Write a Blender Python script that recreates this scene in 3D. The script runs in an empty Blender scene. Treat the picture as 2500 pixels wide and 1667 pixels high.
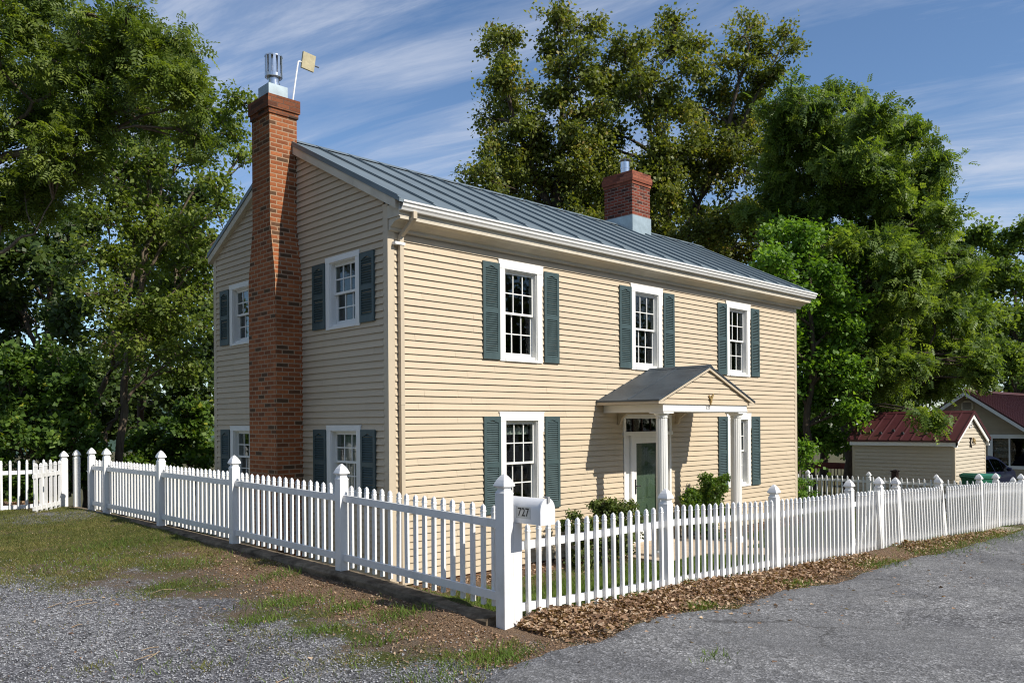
import bpy, bmesh, math, random
import numpy as np
from mathutils import Vector, Matrix
R_ = math.radians
rng = np.random.default_rng(7); random.seed(7)
SC = bpy.context.scene
COL = SC.collection

# ------------------------------------------------------------------ camera constants
CAM = np.array([-6.855, -9.635, 2.290]); FPX = 1995.8; PX, PY = 1250.0, 833.5 + 196.85
YAW, PITCH, ROLL = R_(43.978), R_(0.066), R_(-0.416)
_f = np.array([math.sin(YAW)*math.cos(PITCH), math.cos(YAW)*math.cos(PITCH), math.sin(PITCH)])
_r = np.array([math.cos(YAW), -math.sin(YAW), 0.0]); _u = np.cross(_r, _f)
CR = math.cos(ROLL)*_r + math.sin(ROLL)*_u; CU = -math.sin(ROLL)*_r + math.cos(ROLL)*_u; CF = _f
def at(u, v, d):
    """world point seen at photo position (u, v) at depth d"""
    return CAM + (CF + CR*(u-PX)/FPX - CU*(v-PY)/FPX)*d

# ------------------------------------------------------------------ ground height
def sm(a, b, t):
    t = np.clip((np.asarray(t, float)-a)/(b-a), 0, 1); return t*t*(3-2*t)
def zf(x): return .45 - .035*np.clip(np.asarray(x, float)+1.83, 0, 45)
def gz(x, y):
    x = np.asarray(x, float); y = np.asarray(y, float)
    zo = zf(x) + .020*np.clip(y+4.2, -2, 12)*(1-sm(-2.0, -1.0, x))
    dl = x+1.80; din = y+4.14
    zi = -.08 - .028*np.clip(x-12, 0, 40)
    w = sm(0, 2.8, din)*sm(.05, 1.3, dl)
    e = zf(x) - .02 + .12*(1-sm(.0, .7, dl))*sm(.0, .6, din)
    zin = e*(1-w) + zi*w
    inside = (dl > 0) & (din > 0)
    z = np.where(inside, zin, zo)
    z = z - .16*np.clip(y-11.5, 0, 70) - .004*np.clip(-y-14, 0, 200)*0
    z = z + .012*np.sin(1.7*x+.6*y)*np.sin(1.3*y-.4*x) + .006*np.sin(5.1*x+2)*np.sin(4.3*y+1)
    return z

# ------------------------------------------------------------------ materials
def newmat(name):
    m = bpy.data.materials.new(name); m.use_nodes = True
    nt = m.node_tree; b = nt.nodes['Principled BSDF']; return m, nt, b
def N(nt, t, **k):
    n = nt.nodes.new(t)
    for a, v in k.items():
        if a.startswith('i_'): n.inputs[a[2:].replace('_', ' ')].default_value = v
        else: setattr(n, a, v)
    return n
def L(nt, a, b): nt.links.new(a, b)
def ramp(nt, stops, interp='LINEAR'):
    r = N(nt, 'ShaderNodeValToRGB'); cr = r.color_ramp; cr.interpolation = interp
    while len(cr.elements) > 1: cr.elements.remove(cr.elements[-1])
    cr.elements[0].position = stops[0][0]; cr.elements[0].color = (*stops[0][1], 1)
    for p, c in stops[1:]:
        e = cr.elements.new(p); e.color = (*c, 1)
    return r
def noise(nt, co, scale, detail=4, rough=.6, dist=0):
    n = N(nt, 'ShaderNodeTexNoise'); n.inputs['Scale'].default_value = scale
    n.inputs['Detail'].default_value = detail; n.inputs['Roughness'].default_value = rough
    n.inputs['Distortion'].default_value = dist
    if co is not None: L(nt, co, n.inputs['Vector'])
    return n
def mixc(nt, fac, a, b, mode='MIX'):
    m = N(nt, 'ShaderNodeMix', data_type='RGBA', blend_type=mode)
    for s, v in ((0, fac), (6, a), (7, b)):
        if hasattr(v, 'is_linked') or hasattr(v, 'links'): L(nt, v, m.inputs[s])
        elif s == 0: m.inputs[0].default_value = v
        else: m.inputs[s].default_value = (*v, 1)
    return m.outputs[2]
def math_(nt, op, a, b=None, clamp=False):
    m = N(nt, 'ShaderNodeMath', operation=op, use_clamp=clamp)
    for i, v in enumerate((a, b)):
        if v is None: continue
        if hasattr(v, 'links'): L(nt, v, m.inputs[i])
        else: m.inputs[i].default_value = v
    return m.outputs[0]
def objco(nt, scale=None):
    t = N(nt, 'ShaderNodeTexCoord'); o = t.outputs['Object']
    if scale:
        mp = N(nt, 'ShaderNodeMapping'); mp.inputs['Scale'].default_value = scale
        L(nt, o, mp.inputs['Vector']); o = mp.outputs[0]
    return o
def bump(nt, b, h, strength=.3, dist=.01):
    n = N(nt, 'ShaderNodeBump'); n.inputs['Strength'].default_value = strength; n.inputs['Distance'].default_value = dist
    L(nt, h, n.inputs['Height']); L(nt, n.outputs[0], b.inputs['Normal'])

def paint(name, c, rough=.5, var=.12, scale=3.0, spec=.4, metal=0, stretch=None, bmp=0, dirt=None):
    """painted / plain surface with a little uneven tone"""
    m, nt, b = newmat(name); co = objco(nt, stretch)
    n = noise(nt, co, scale, 5, .65)
    lo = tuple(x*(1-var) for x in c); hi = tuple(min(1, x*(1+var)) for x in c)
    r = ramp(nt, [(.3, lo), (.7, hi)]); L(nt, n.outputs['Fac'], r.inputs[0]); o = r.outputs[0]
    if dirt:
        n2 = noise(nt, objco(nt, dirt[2]), dirt[3], 6, .7)
        r2 = ramp(nt, [(dirt[4], (0, 0, 0)), (dirt[4]+.2, (dirt[1],)*3)]); L(nt, n2.outputs['Fac'], r2.inputs[0])
        o = mixc(nt, r2.outputs[0], o, dirt[0])
    L(nt, o, b.inputs['Base Color'])
    b.inputs['Roughness'].default_value = rough; b.inputs['Metallic'].default_value = metal
    b.inputs['Specular IOR Level'].default_value = spec
    if bmp: bump(nt, b, n.outputs['Fac'], bmp, .004)
    return m

M = {}
M['vinyl'] = paint('white_vinyl', (.80, .80, .79), .38, .03, 2, .4, dirt=((.40, .38, .30), .42, (1, 1, .45), 3.6, .54))
M['trim'] = paint('white_trim_paint', (.78, .77, .73), .5, .03, 2, .3, dirt=((.50, .46, .38), .3, (1, 1, .6), 4, .58))
M['creamtrim'] = paint('cream_trim', (.54, .455, .335), .5, .05, 2, .3, dirt=((.40, .33, .24), .35, (1, 1, .3), 3, .55))
M['soffit'] = paint('soffit_paint', (.60, .54, .43), .55, .08, 2, .3, dirt=((.36, .31, .23), .4, (.6, 1, 1), 3, .5))
M['shutter'] = paint('shutter_green', (.050, .080, .082), .5, .14, 3, .35, dirt=((.10, .15, .15), .35, (1, 1, .4), 5, .52))
M['black'] = paint('black_paint', (.012, .012, .013), .5, .1, 5)
M['galv'] = paint('galvanised_metal', (.50, .54, .57), .36, .2, 7, .5, .75, bmp=.1)
M['steel'] = paint('shiny_steel', (.66, .66, .66), .2, .12, 9, .5, .95)
M['flash'] = paint('flashing_metal', (.36, .43, .45), .42, .22, 4, .5, .35, bmp=.1)
M['antbox'] = paint('weathered_cream_plastic', (.45, .39, .24), .6, .2, 9, .3, dirt=((.15, .12, .07), .5, (1, 1, 1), 14, .58))
M['gold'] = paint('old_gold', (.36, .25, .10), .55, .35, 25, .4, .3)
M['numgrey'] = paint('faded_grey', (.36, .36, .36), .6, .2, 30)
M['doorgreen'] = paint('sage_green_paint', (.20, .26, .19), .5, .06, 4)
M['concrete'] = paint('concrete', (.34, .29, .23), .85, .3, 5, .2, bmp=.5, dirt=((.10, .08, .06), .7, (1, 1, 1), 3, .5))
M['curb'] = paint('old_concrete_curb', (.21, .165, .115), .9, .45, 7, .15, bmp=.9, dirt=((.045, .034, .022), .9, (1, 1, 2), 3, .45))
M['slab'] = paint('porch_concrete', (.50, .40, .29), .85, .14, 4, .2, bmp=.3)
M['bark'] = paint('tree_bark', (.075, .058, .042), .9, .5, 9, .15, stretch=(3, 3, .5), bmp=1)
M['barkpale'] = paint('pale_bark', (.15, .118, .085), .9, .45, 9, .15, stretch=(3, 3, .5), bmp=1)
M['maroon'] = paint('maroon_metal', (.072, .020, .023), .4, .12, 3, .5)
M['tan'] = paint('tan_curtain', (.30, .24, .18), .9, .2, 6)
M['white_cloth'] = paint('white_cloth', (.6, .6, .56), .9, .1, 6)
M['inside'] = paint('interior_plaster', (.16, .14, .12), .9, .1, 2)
M['bin'] = paint('green_plastic', (.012, .11, .062), .42, .12, 5, .4)
M['binlid'] = paint('green_lid_plastic', (.02, .14, .085), .4, .12, 5, .4)
M['redwood'] = paint('dark_red_wood', (.13, .022, .014), .6, .4, 5)
M['rust'] = paint('rust_brown', (.10, .03, .02), .7, .3, 9)
M['darkbrown'] = paint('dark_brown_wood', (.03, .014, .010), .8, .3, 9)
M['rubber'] = paint('tyre_rubber', (.016, .016, .016), .85, .1, 5)
M['mailwhite'] = paint('mailbox_white', (.74, .75, .77), .32, .03, 4, .5, dirt=((.4, .38, .34), .35, (1, 1, 1), 12, .6))
M['label'] = paint('sticker_grey', (.52, .53, .52), .35, .12, 12, .5)
M['garagewall'] = None

def carpaint():
    m, nt, b = newmat('blue_car_paint')
    b.inputs['Base Color'].default_value = (.005, .007, .026, 1); b.inputs['Roughness'].default_value = .3
    b.inputs['Specular IOR Level'].default_value = .3; b.inputs['Coat Weight'].default_value = .25; b.inputs['Coat Roughness'].default_value = .05
    return m
M['car'] = carpaint()

def glassmat(name='window_glass', tint=(.72, .76, .74), dark=0.0, boost=1.0):
    m = bpy.data.materials.new(name); m.use_nodes = True; nt = m.node_tree; nt.nodes.clear()
    out = N(nt, 'ShaderNodeOutputMaterial'); tr = N(nt, 'ShaderNodeBsdfTransparent'); tr.inputs[0].default_value = (*tint, 1)
    gl = N(nt, 'ShaderNodeBsdfGlossy'); gl.inputs['Roughness'].default_value = .015; gl.inputs[0].default_value = (.95, .97, 1, 1)
    lw = N(nt, 'ShaderNodeLayerWeight'); lw.inputs[0].default_value = .5
    co = objco(nt); n = noise(nt, co, 2.2, 2, .5); bp = N(nt, 'ShaderNodeBump'); bp.inputs['Strength'].default_value = .06; bp.inputs['Distance'].default_value = .02
    L(nt, n.outputs['Fac'], bp.inputs['Height']); L(nt, bp.outputs[0], gl.inputs['Normal'])
    f = math_(nt, 'MULTIPLY', math_(nt, 'ADD', math_(nt, 'MULTIPLY', math_(nt, 'POWER', lw.outputs['Facing'], 4.5), .95), .036), boost, True)
    mx = N(nt, 'ShaderNodeMixShader'); L(nt, f, mx.inputs[0]); L(nt, tr.outputs[0], mx.inputs[1]); L(nt, gl.outputs[0], mx.inputs[2])
    L(nt, mx.outputs[0], out.inputs[0]); return m
M['glass'] = glassmat(); M['carglass'] = glassmat('car_glass', (.08, .10, .09), boost=.7)

def siding_mat(name, c, var=.04):
    m, nt, b = newmat(name); co = objco(nt)
    a = N(nt, 'ShaderNodeAttribute', attribute_name='tone')
    n = noise(nt, objco(nt, (.5, .5, 3)), 2.0, 5, .6)
    n2 = noise(nt, objco(nt, (2.2, 2.2, .35)), 2.0, 6, .7)
    r = ramp(nt, [(.3, tuple(x*(1-var) for x in c)), (.7, tuple(x*(1+var) for x in c))]); L(nt, n.outputs['Fac'], r.inputs[0])
    o = mixc(nt, 1.0, r.outputs[0], a.outputs['Color'], 'MULTIPLY')
    r2 = ramp(nt, [(.55, (0, 0, 0)), (.85, (.38, .38, .38))]); L(nt, n2.outputs['Fac'], r2.inputs[0])
    o = mixc(nt, r2.outputs[0], o, tuple(x*.62 for x in c))
    L(nt, o, b.inputs['Base Color']); b.inputs['Roughness'].default_value = .55; b.inputs['Specular IOR Level'].default_value = .3
    w = noise(nt, objco(nt, (.25, .25, 30)), 6, 3, .6); bump(nt, b, w.outputs['Fac'], .12, .003)
    return m
M['siding'] = siding_mat('cream_siding', (.55, .450, .318))
M['shedsiding'] = siding_mat('shed_siding', (.54, .47, .36))
M['garsiding'] = siding_mat('garage_siding', (.42, .34, .235))

def brick_mat(name, c1, c2, mortar, dark, mort=.010):
    m, nt, b = newmat(name)
    uv = N(nt, 'ShaderNodeUVMap', uv_map='UVMap')
    wob = noise(nt, uv.outputs[0], 14, 2, .5); add = N(nt, 'ShaderNodeVectorMath', operation='MULTIPLY_ADD')
    L(nt, wob.outputs['Color'], add.inputs[0]); add.inputs[1].default_value = (.006, .006, 0); L(nt, uv.outputs[0], add.inputs[2])
    t = N(nt, 'ShaderNodeTexBrick'); L(nt, add.outputs[0], t.inputs['Vector'])
    t.inputs['Scale'].default_value = 1; t.inputs['Brick Width'].default_value = .214; t.inputs['Row Height'].default_value = .0715
    t.inputs['Mortar Size'].default_value = mort; t.inputs['Mortar Smooth'].default_value = .25; t.inputs['Bias'].default_value = 0
    t.inputs['Color1'].default_value = (0, 0, 0, 1); t.inputs['Color2'].default_value = (1, 1, 1, 1); t.inputs['Mortar'].default_value = (.5, .5, .5, 1)
    mid = tuple((p+q)/2 for p, q in zip(c1, c2))
    r = ramp(nt, [(0, dark), (.06, dark), (.2, c1), (.5, mid), (.85, c2), (1, tuple(x*1.15 for x in c2))]); L(nt, t.outputs['Color'], r.inputs[0])
    n = noise(nt, uv.outputs[0], 30, 6, .7); rr = ramp(nt, [(.3, (.72, .72, .72)), (.7, (1.12, 1.12, 1.12))]); L(nt, n.outputs['Fac'], rr.inputs[0])
    o = mixc(nt, 1, r.outputs[0], rr.outputs[0], 'MULTIPLY')
    o = mixc(nt, t.outputs['Fac'], o, mortar)
    st = noise(nt, uv.outputs[0], 1.7, 6, .7); rs = ramp(nt, [(.52, (0, 0, 0)), (.8, (.55, .55, .55))]); L(nt, st.outputs['Fac'], rs.inputs[0])
    o = mixc(nt, rs.outputs[0], o, tuple(x*.4 for x in mid))
    L(nt, o, b.inputs['Base Color']); b.inputs['Roughness'].default_value = .85; b.inputs['Specular IOR Level'].default_value = .2
    h = math_(nt, 'SUBTRACT', math_(nt, 'MULTIPLY', n.outputs['Fac'], .25), t.outputs['Fac']); bump(nt, b, h, .8, .008)
    return m
M['brick'] = brick_mat('orange_red_brick', (.25, .076, .028), (.36, .120, .044), (.36, .24, .15), (.10, .058, .032))
M['brickdark'] = brick_mat('sooty_brick', (.15, .036, .020), (.22, .055, .032), (.26, .19, .15), (.055, .025, .020), .008)
M['brickcrown'] = brick_mat('stained_crown_brick', (.15, .050, .024), (.24, .085, .038), (.13, .08, .055), (.055, .034, .024), .006)
M['brickcap'] = brick_mat('red_cap_brick', (.22, .065, .036), (.30, .100, .058), (.17, .07, .05), (.13, .045, .028), .005)

def roof_mat(name, c, rough, streak):
    m, nt, b = newmat(name); n = noise(nt, objco(nt, (1.2, .5, .5)), 2.5, 6, .65); n2 = noise(nt, objco(nt), 22, 4, .6)
    r = ramp(nt, [(.28, tuple(x*(1-streak) for x in c)), (.72, tuple(x*(1+streak) for x in c))]); L(nt, n.outputs['Fac'], r.inputs[0])
    L(nt, r.outputs[0], b.inputs['Base Color']); b.inputs['Metallic'].default_value = .25
    rr = N(nt, 'ShaderNodeMapRange'); rr.inputs['To Min'].default_value = rough-.1; rr.inputs['To Max'].default_value = rough+.12
    L(nt, n2.outputs['Fac'], rr.inputs[0]); L(nt, rr.outputs[0], b.inputs['Roughness']); bump(nt, b, n.outputs['Fac'], .15, .01); return m
M['roof'] = roof_mat('blue_grey_standing_seam', (.165, .205, .225), .5, .14)
M['proof'] = roof_mat('porch_metal', (.055, .070, .084), .5, .45)

def leaf_mat(name, stops, trans=.35, rough=.5):
    m = bpy.data.materials.new(name); m.use_nodes = True; nt = m.node_tree; nt.nodes.clear()
    out = N(nt, 'ShaderNodeOutputMaterial'); a = N(nt, 'ShaderNodeAttribute', attribute_name='tone')
    r = ramp(nt, stops); L(nt, a.outputs['Fac'], r.inputs[0])
    d = N(nt, 'ShaderNodeBsdfPrincipled'); d.inputs['Roughness'].default_value = rough; d.inputs['Specular IOR Level'].default_value = .35
    L(nt, r.outputs[0], d.inputs['Base Color'])
    t = N(nt, 'ShaderNodeBsdfTranslucent'); tc = mixc(nt, 1, r.outputs[0], (1.5, 1.5, .5), 'MULTIPLY'); L(nt, tc, t.inputs[0])
    mx = N(nt, 'ShaderNodeMixShader'); mx.inputs[0].default_value = trans
    L(nt, d.outputs[0], mx.inputs[1]); L(nt, t.outputs[0], mx.inputs[2]); L(nt, mx.outputs[0], out.inputs[0]); return m
M['leaf_olive'] = leaf_mat('olive_leaves', [(0, (.060, .082, .018)), (.5, (.150, .180, .034)), (.86, (.25, .26, .05)), (1, (.33, .24, .07))], .40)
M['leaf_locust'] = leaf_mat('locust_leaves', [(0, (.055, .100, .022)), (.5, (.140, .210, .040)), (1, (.25, .32, .065))], .45)
M['leaf_bright'] = leaf_mat('bright_maple_leaves', [(0, (.060, .125, .016)), (.5, (.130, .250, .030)), (1, (.23, .37, .055))], .45)
M['leaf_left'] = leaf_mat('yellow_green_leaves', [(0, (.055, .092, .016)), (.5, (.135, .190, .030)), (1, (.25, .30, .055))], .45)
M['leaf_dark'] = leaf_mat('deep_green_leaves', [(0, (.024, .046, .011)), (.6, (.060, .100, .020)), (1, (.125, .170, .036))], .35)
M['leaf_shrub'] = leaf_mat('shrub_leaves', [(0, (.040, .080, .015)), (.6, (.100, .180, .028)), (.93, (.17, .26, .04)), (1, (.34, .36, .05))], .42)
M['leaf_yard'] = leaf_mat('yard_shrub_leaves', [(0, (0.046, 0.075, 0.016)), (.6, (0.111, 0.156, 0.034)), (1, (0.221, 0.195, 0.052))], .25)
M['leaf_litter'] = leaf_mat('dry_leaves', [(0, (.10, .055, .030)), (.3, (.23, .135, .078)), (.7, (.38, .245, .15)), (1, (.55, .42, .29))], .12, .7)
M['blade'] = leaf_mat('grass_blades', [(0, (.060, .100, .016)), (.5, (.115, .190, .026)), (1, (.19, .24, .05))], .35, .6)
M['weed'] = leaf_mat('weed_blades', [(0, (.075, .095, .024)), (.45, (.155, .165, .040)), (.8, (.23, .20, .07)), (1, (.33, .25, .13))], .3, .7)
M['stone'] = paint('crushed_stone', (.33, .335, .35), .9, .5, 40, .2)
M['twig'] = paint('dry_twig', (.30, .22, .14), .9, .3, 20)

# ------------------------------------------------------------------ object helpers
def tag(o, label=None, cat=None, group=None, kind=None):
    if label: o['label'] = label
    if cat: o['category'] = cat
    if group: o['group'] = group
    if kind: o['kind'] = kind
    return o
def thing(name, label, cat, loc=(0, 0, 0), rz=0, group=None):
    o = bpy.data.objects.new(name, None); COL.objects.link(o); o.empty_display_size = .2
    o.location = loc; o.rotation_euler = (0, 0, rz); return tag(o, label, cat, group)
def copy_tree(o, parent=None):
    c = o.copy(); COL.objects.link(c)
    if parent is not None: c.parent = parent
    for ch in list(o.children): copy_tree(ch, c)
    return c
class MB:
    def __init__(s): s.v = []; s.f = []; s.uv = []; s.tone = None; s.n = 0
    def add(s, V, F, uv=None):
        b = s.n; s.v.append(np.asarray(V, float).reshape(-1, 3)); s.n += len(s.v[-1])
        for i, f in enumerate(F):
            s.f.append([b+k for k in f]); s.uv.append(uv[i] if uv else None)
        return b
    def box(s, a, b, uvs=False):
        x0, y0, z0 = [min(p, q) for p, q in zip(a, b)]; x1, y1, z1 = [max(p, q) for p, q in zip(a, b)]
        V = [(x0,y0,z0),(x1,y0,z0),(x1,y1,z0),(x0,y1,z0),(x0,y0,z1),(x1,y0,z1),(x1,y1,z1),(x0,y1,z1)]
        F = [(3,2,1,0),(4,5,6,7),(0,1,5,4),(1,2,6,5),(2,3,7,6),(3,0,4,7)]
        uv = None
        if uvs:
            uv = []
            for i, f in enumerate(F):
                if i in (0, 1): uv.append([(V[k][0], V[k][1]) for k in f])
                elif i in (2, 4): uv.append([(V[k][0]+.05, V[k][2]) for k in f])
                else: uv.append([(V[k][1]+.11, V[k][2]) for k in f])
        s.add(V, F, uv); return s
    def hexa(s, P, uvs=False):           # 8 points: bottom loop then top loop
        F = [(3,2,1,0),(4,5,6,7),(0,1,5,4),(1,2,6,5),(2,3,7,6),(3,0,4,7)]
        uv = None
        if uvs:
            uv = []
            for f in F:
                q = np.array([P[k] for k in f], float); nn = np.abs(np.cross(q[1]-q[0], q[2]-q[0]))
                i = int(np.argmax(nn))
                uv.append([(p[0]+.05, p[2]) if i == 1 else ((p[1]+.11, p[2]) if i == 0 else (p[0], p[1])) for p in q])
        s.add(P, F, uv); return s
    def bar(s, p, q, w, h, up=(0, 0, 1)):   # rectangular bar from p to q, w sideways, h along up
        p = np.array(p, float); q = np.array(q, float); d = q-p; d /= np.linalg.norm(d)
        sd = np.cross(d, up); sd /= np.linalg.norm(sd); u = np.cross(sd, d)
        P = []
        for c in (p, q): P += [c-sd*w/2-u*h/2, c+sd*w/2-u*h/2, c+sd*w/2+u*h/2, c-sd*w/2+u*h/2]
        return s.hexa(P)
    def prism(s, poly, axis, a, b):          # poly in the two other axes, extruded from a to b
        n = len(poly); idx = {0: (1, 2), 1: (0, 2), 2: (0, 1)}[axis]; V = []
        for t in (a, b):
            for p in poly:
                w = [0, 0, 0]; w[axis] = t; w[idx[0]] = p[0]; w[idx[1]] = p[1]; V.append(w)
        F = [tuple(range(n-1, -1, -1)), tuple(range(n, 2*n))] + [(i, (i+1) % n, n+(i+1) % n, n+i) for i in range(n)]
        s.add(V, F); return s
    def rings(s, R, cap=True):               # list of rings of equal length
        n = len(R[0]); V = np.concatenate([np.asarray(r, float) for r in R]); F = []
        for k in range(len(R)-1):
            for i in range(n): F.append((k*n+i, k*n+(i+1) % n, (k+1)*n+(i+1) % n, (k+1)*n+i))
        if cap: F.append(tuple(range(n-1, -1, -1))); F.append(tuple((len(R)-1)*n+i for i in range(n)))
        s.add(V, F); return s
    def lathe(s, c, prof, n=16, cap=True):
        R = [[(c[0]+r*math.cos(2*math.pi*i/n), c[1]+r*math.sin(2*math.pi*i/n), c[2]+z) for i in range(n)] for r, z in prof]
        return s.rings(R, cap)
    def sqlathe(s, c, prof, lean=None):
        R = [[(c[0]+a*r, c[1]+b*r, c[2]+z) for a, b in ((-1,-1),(1,-1),(1,1),(-1,1))] for r, z in prof]
        return s.rings(R)
    def tube(s, pts, rad, n=6, cap=True):
        pts = [np.array(p, float) for p in pts]; R = []
        for i, p in enumerate(pts):
            d = pts[min(i+1, len(pts)-1)]-pts[max(i-1, 0)]; d /= (np.linalg.norm(d)+1e-9)
            a = np.cross(d, (0, 0, 1) if abs(d[2]) < .95 else (1, 0, 0)); a /= np.linalg.norm(a); b = np.cross(d, a)
            r = rad[i] if hasattr(rad, '__len__') else rad
            R.append([p+r*(math.cos(2*math.pi*k/n)*a+math.sin(2*math.pi*k/n)*b) for k in range(n)])
        return s.rings(R, cap)
    def mesh(s, name, org=(0, 0, 0), smooth=False, xf=None):
        V = np.concatenate(s.v) if s.v else np.zeros((0, 3)); V = V-np.asarray(org, float)
        me = bpy.data.meshes.new(name); me.from_pydata(V.tolist(), [], s.f)
        if any(u is not None for u in s.uv):
            ul = me.uv_layers.new(name='UVMap'); fl = []
            for f, u in zip(s.f, s.uv):
                fl += [c for p in (u if u is not None else [(0, 0)]*len(f)) for c in p]
            ul.data.foreach_set('uv', fl)
        if s.tone is not None:
            at_ = me.attributes.new('tone', 'FLOAT_COLOR', 'FACE')
            c = np.repeat(np.asarray(s.tone, float)[:, None], 4, 1); c[:, 3] = 1
            at_.data.foreach_set('color', c.ravel())
        bm = bmesh.new(); bm.from_mesh(me); bmesh.ops.recalc_face_normals(bm, faces=bm.faces) if s.tone is None else None
        bm.to_mesh(me); bm.free()
        if smooth:
            me.polygons.foreach_set('use_smooth', [True]*len(me.polygons))
            try: me.set_sharp_from_angle(angle=R_(40))
            except Exception: pass
        return me
    def build(s, name, mat, parent=None, org=None, smooth=False):
        if org is None:
            org = (0, 0, 0)
            p = parent
            while p is not None and p.parent is not None: p = p.parent
            if p is not None: org = p.location
        return link(name, s.mesh(name, org, smooth), mat, parent)
def link(name, me, mat, parent=None, loc=None, rot=None):
    if mat is not None and not me.materials: me.materials.append(mat)
    o = bpy.data.objects.new(name, me); COL.objects.link(o)
    if parent is not None: o.parent = parent
    if loc is not None: o.location = loc
    if rot is not None: o.rotation_euler = rot
    return o
def rawmesh(name, V, F, mat, tone=None, parent=None, org=(0, 0, 0), smooth=False):
    """V (n,3), F (m,k) numpy arrays -> object"""
    V = np.asarray(V, np.float32)-np.asarray(org, np.float32); F = np.asarray(F, np.int32); k = F.shape[1]
    me = bpy.data.meshes.new(name); me.vertices.add(len(V)); me.vertices.foreach_set('co', V.ravel())
    me.loops.add(F.size); me.loops.foreach_set('vertex_index', F.ravel())
    me.polygons.add(len(F)); me.polygons.foreach_set('loop_start', np.arange(0, F.size, k, dtype=np.int32))
    if tone is not None:
        a = me.attributes.new('tone', 'FLOAT', 'FACE'); a.data.foreach_set('value', np.asarray(tone, np.float32))
    if smooth: me.polygons.foreach_set('use_smooth', np.ones(len(F), bool))
    me.update(calc_edges=True); me.validate()
    return link(name, me, mat, parent)
def text_mesh(body, size, depth):
    cu = bpy.data.curves.new('tmp', 'FONT'); cu.body = body; cu.size = size; cu.extrude = depth; cu.align_x = 'CENTER'; cu.align_y = 'CENTER'
    cu.offset = .012*size
    o = bpy.data.objects.new('tmp', cu); COL.objects.link(o)
    dg = bpy.context.evaluated_depsgraph_get(); me = bpy.data.meshes.new_from_object(o.evaluated_get(dg))
    bpy.data.objects.remove(o); return me

# ================================================================== HOUSE
HL, HD = 12.17, 5.724
ZB, ZS = -.04, 5.19          # bottom of the siding, soffit
RY, RZ, RS = HD/2, 7.08, .506   # ridge and roof slope
EXP = .1016
house = thing('house', 'two storey cream clapboard house with dark green shutters and metal roof', 'house', (0, 0, 0))

def siding(name, P, s_lim, z0, z1, opens, mat, parent, exp=EXP, out=.024, org=(0, 0, 0), seed=1):
    """lap siding: P(s, d, z) maps along / outwards / up to the world; s_lim(z) -> (smin, smax)"""
    mb = MB(); tone = []; rr = random.Random(seed); z = z0
    while z < z1-1e-4:
        zt = min(z+exp, z1)
        cuts = sorted({z, zt} | {q for o in opens for q in o[2:] if z+1e-3 < q < zt-1e-3})
        t0 = 1+rr.uniform(-.02, .02); JN = [rr.uniform(-2.5, 1.5)+3.66*k_ for k_ in range(5)]; JN = sorted(JN); JT = [rr.uniform(-.03, .03) for _ in range(6)]; JO = [rr.uniform(-.0015, .0015) for _ in range(6)]
        wob = rr.uniform(-.0012, .0012)
        def off(zz): return out+wob-(out-.002)*(zz-z)/exp
        for ca, cb in zip(cuts, cuts[1:]):
            a0, b0 = s_lim(ca); a1, b1 = s_lim(cb)
            if b0-a0 < .01: continue
            if b1 < a1: a1 = b1 = (a1+b1)/2
            iv = [(a0, b0, a1, b1)]
            for o in opens:
                if o[2] < cb-1e-4 and o[3] > ca+1e-4:
                    nv = []
                    for (p0, q0, p1, q1) in iv:
                        if o[1] <= p0 or o[0] >= q0: nv.append((p0, q0, p1, q1)); continue
                        if o[0] > p0: nv.append((p0, o[0], p1, o[0]))
                        if o[1] < q0: nv.append((o[1], q0, o[1], q1))
                    iv = nv
            jt = JN
            nv = []
            for (p0, q0, p1, q1) in iv:
                for jx in jt:
                    if p0+.05 < jx < q0-.05 and p1+.05 < jx < q1-.05: nv.append((p0, jx-.0012, p1, jx-.0012)); p0 = p1 = jx+.0012
                nv.append((p0, q0, p1, q1))
            for (p0, q0, p1, q1) in nv:
                kk = sum(1 for jx in JN if jx < p0+.03); t = t0+JT[kk]
                da, db = off(ca)+JO[kk], off(cb)
                mb.add([P(p0, da, ca), P(q0, da, ca), P(q1, db, cb), P(p1, db, cb)], [(0, 1, 2, 3)]); tone.append(t)
                if ca == z:
                    zc = min(ca+.07, cb); mb.add([P(p0, .0004, ca-.004), P(q0, .0004, ca-.004), P(q1, .0004, zc), P(p1, .0004, zc)], [(0, 1, 2, 3)]); tone.append(t*.95)
                    mb.add([P(p0, da, ca), P(q0, da, ca), P(q0, da-.004, ca+.001), P(p0, da-.004, ca+.001)], [(0, 1, 2, 3)]); tone.append(t)
        z = zt
    mb.tone = tone
    return mb.build(name, mat, parent, org)

def roofz(y): return RZ-RS*abs(y-RY)
WINS_F = [(2.163, 3.148, 3.297, 4.929), (5.600, 6.584, 3.297, 4.929), (8.975, 9.952, 3.297, 4.929),
          (2.163, 3.148, .835, 2.449), (8.975, 9.952, .835, 2.449)]
WINS_G = [(.690, 1.643, 3.765, 4.880), (4.081, 5.034, 3.765, 4.880), (.690, 1.643, 1.15, 2.225), (4.081, 5.034, 1.15, 2.225)]
DOOR = (5.33, 6.87, -.02, 2.42)
inset = .02
op_f = [(a+inset, b-inset, c+inset, d-inset) for a, b, c, d in WINS_F]+[DOOR]
op_g = [(a+inset, b-inset, c+inset, d-inset) for a, b, c, d in WINS_G]
siding('wall', lambda s, d, z: (s, -d, z), lambda z: (.10, HL-.09), ZB, ZS, op_f, M['siding'], house, seed=3)
def glim(z):
    h = (RZ-.13-z)/RS
    return (max(.09, RY-h), min(HD-.09, RY+h))
siding('wall', lambda s, d, z: (-d, s, z), glim, ZB, RZ-.2, op_g, M['siding'], house, seed=4)
siding('wall', lambda s, d, z: (HL+d, s, z), glim, ZB, RZ-.2, [], M['siding'], house, seed=5)
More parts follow.
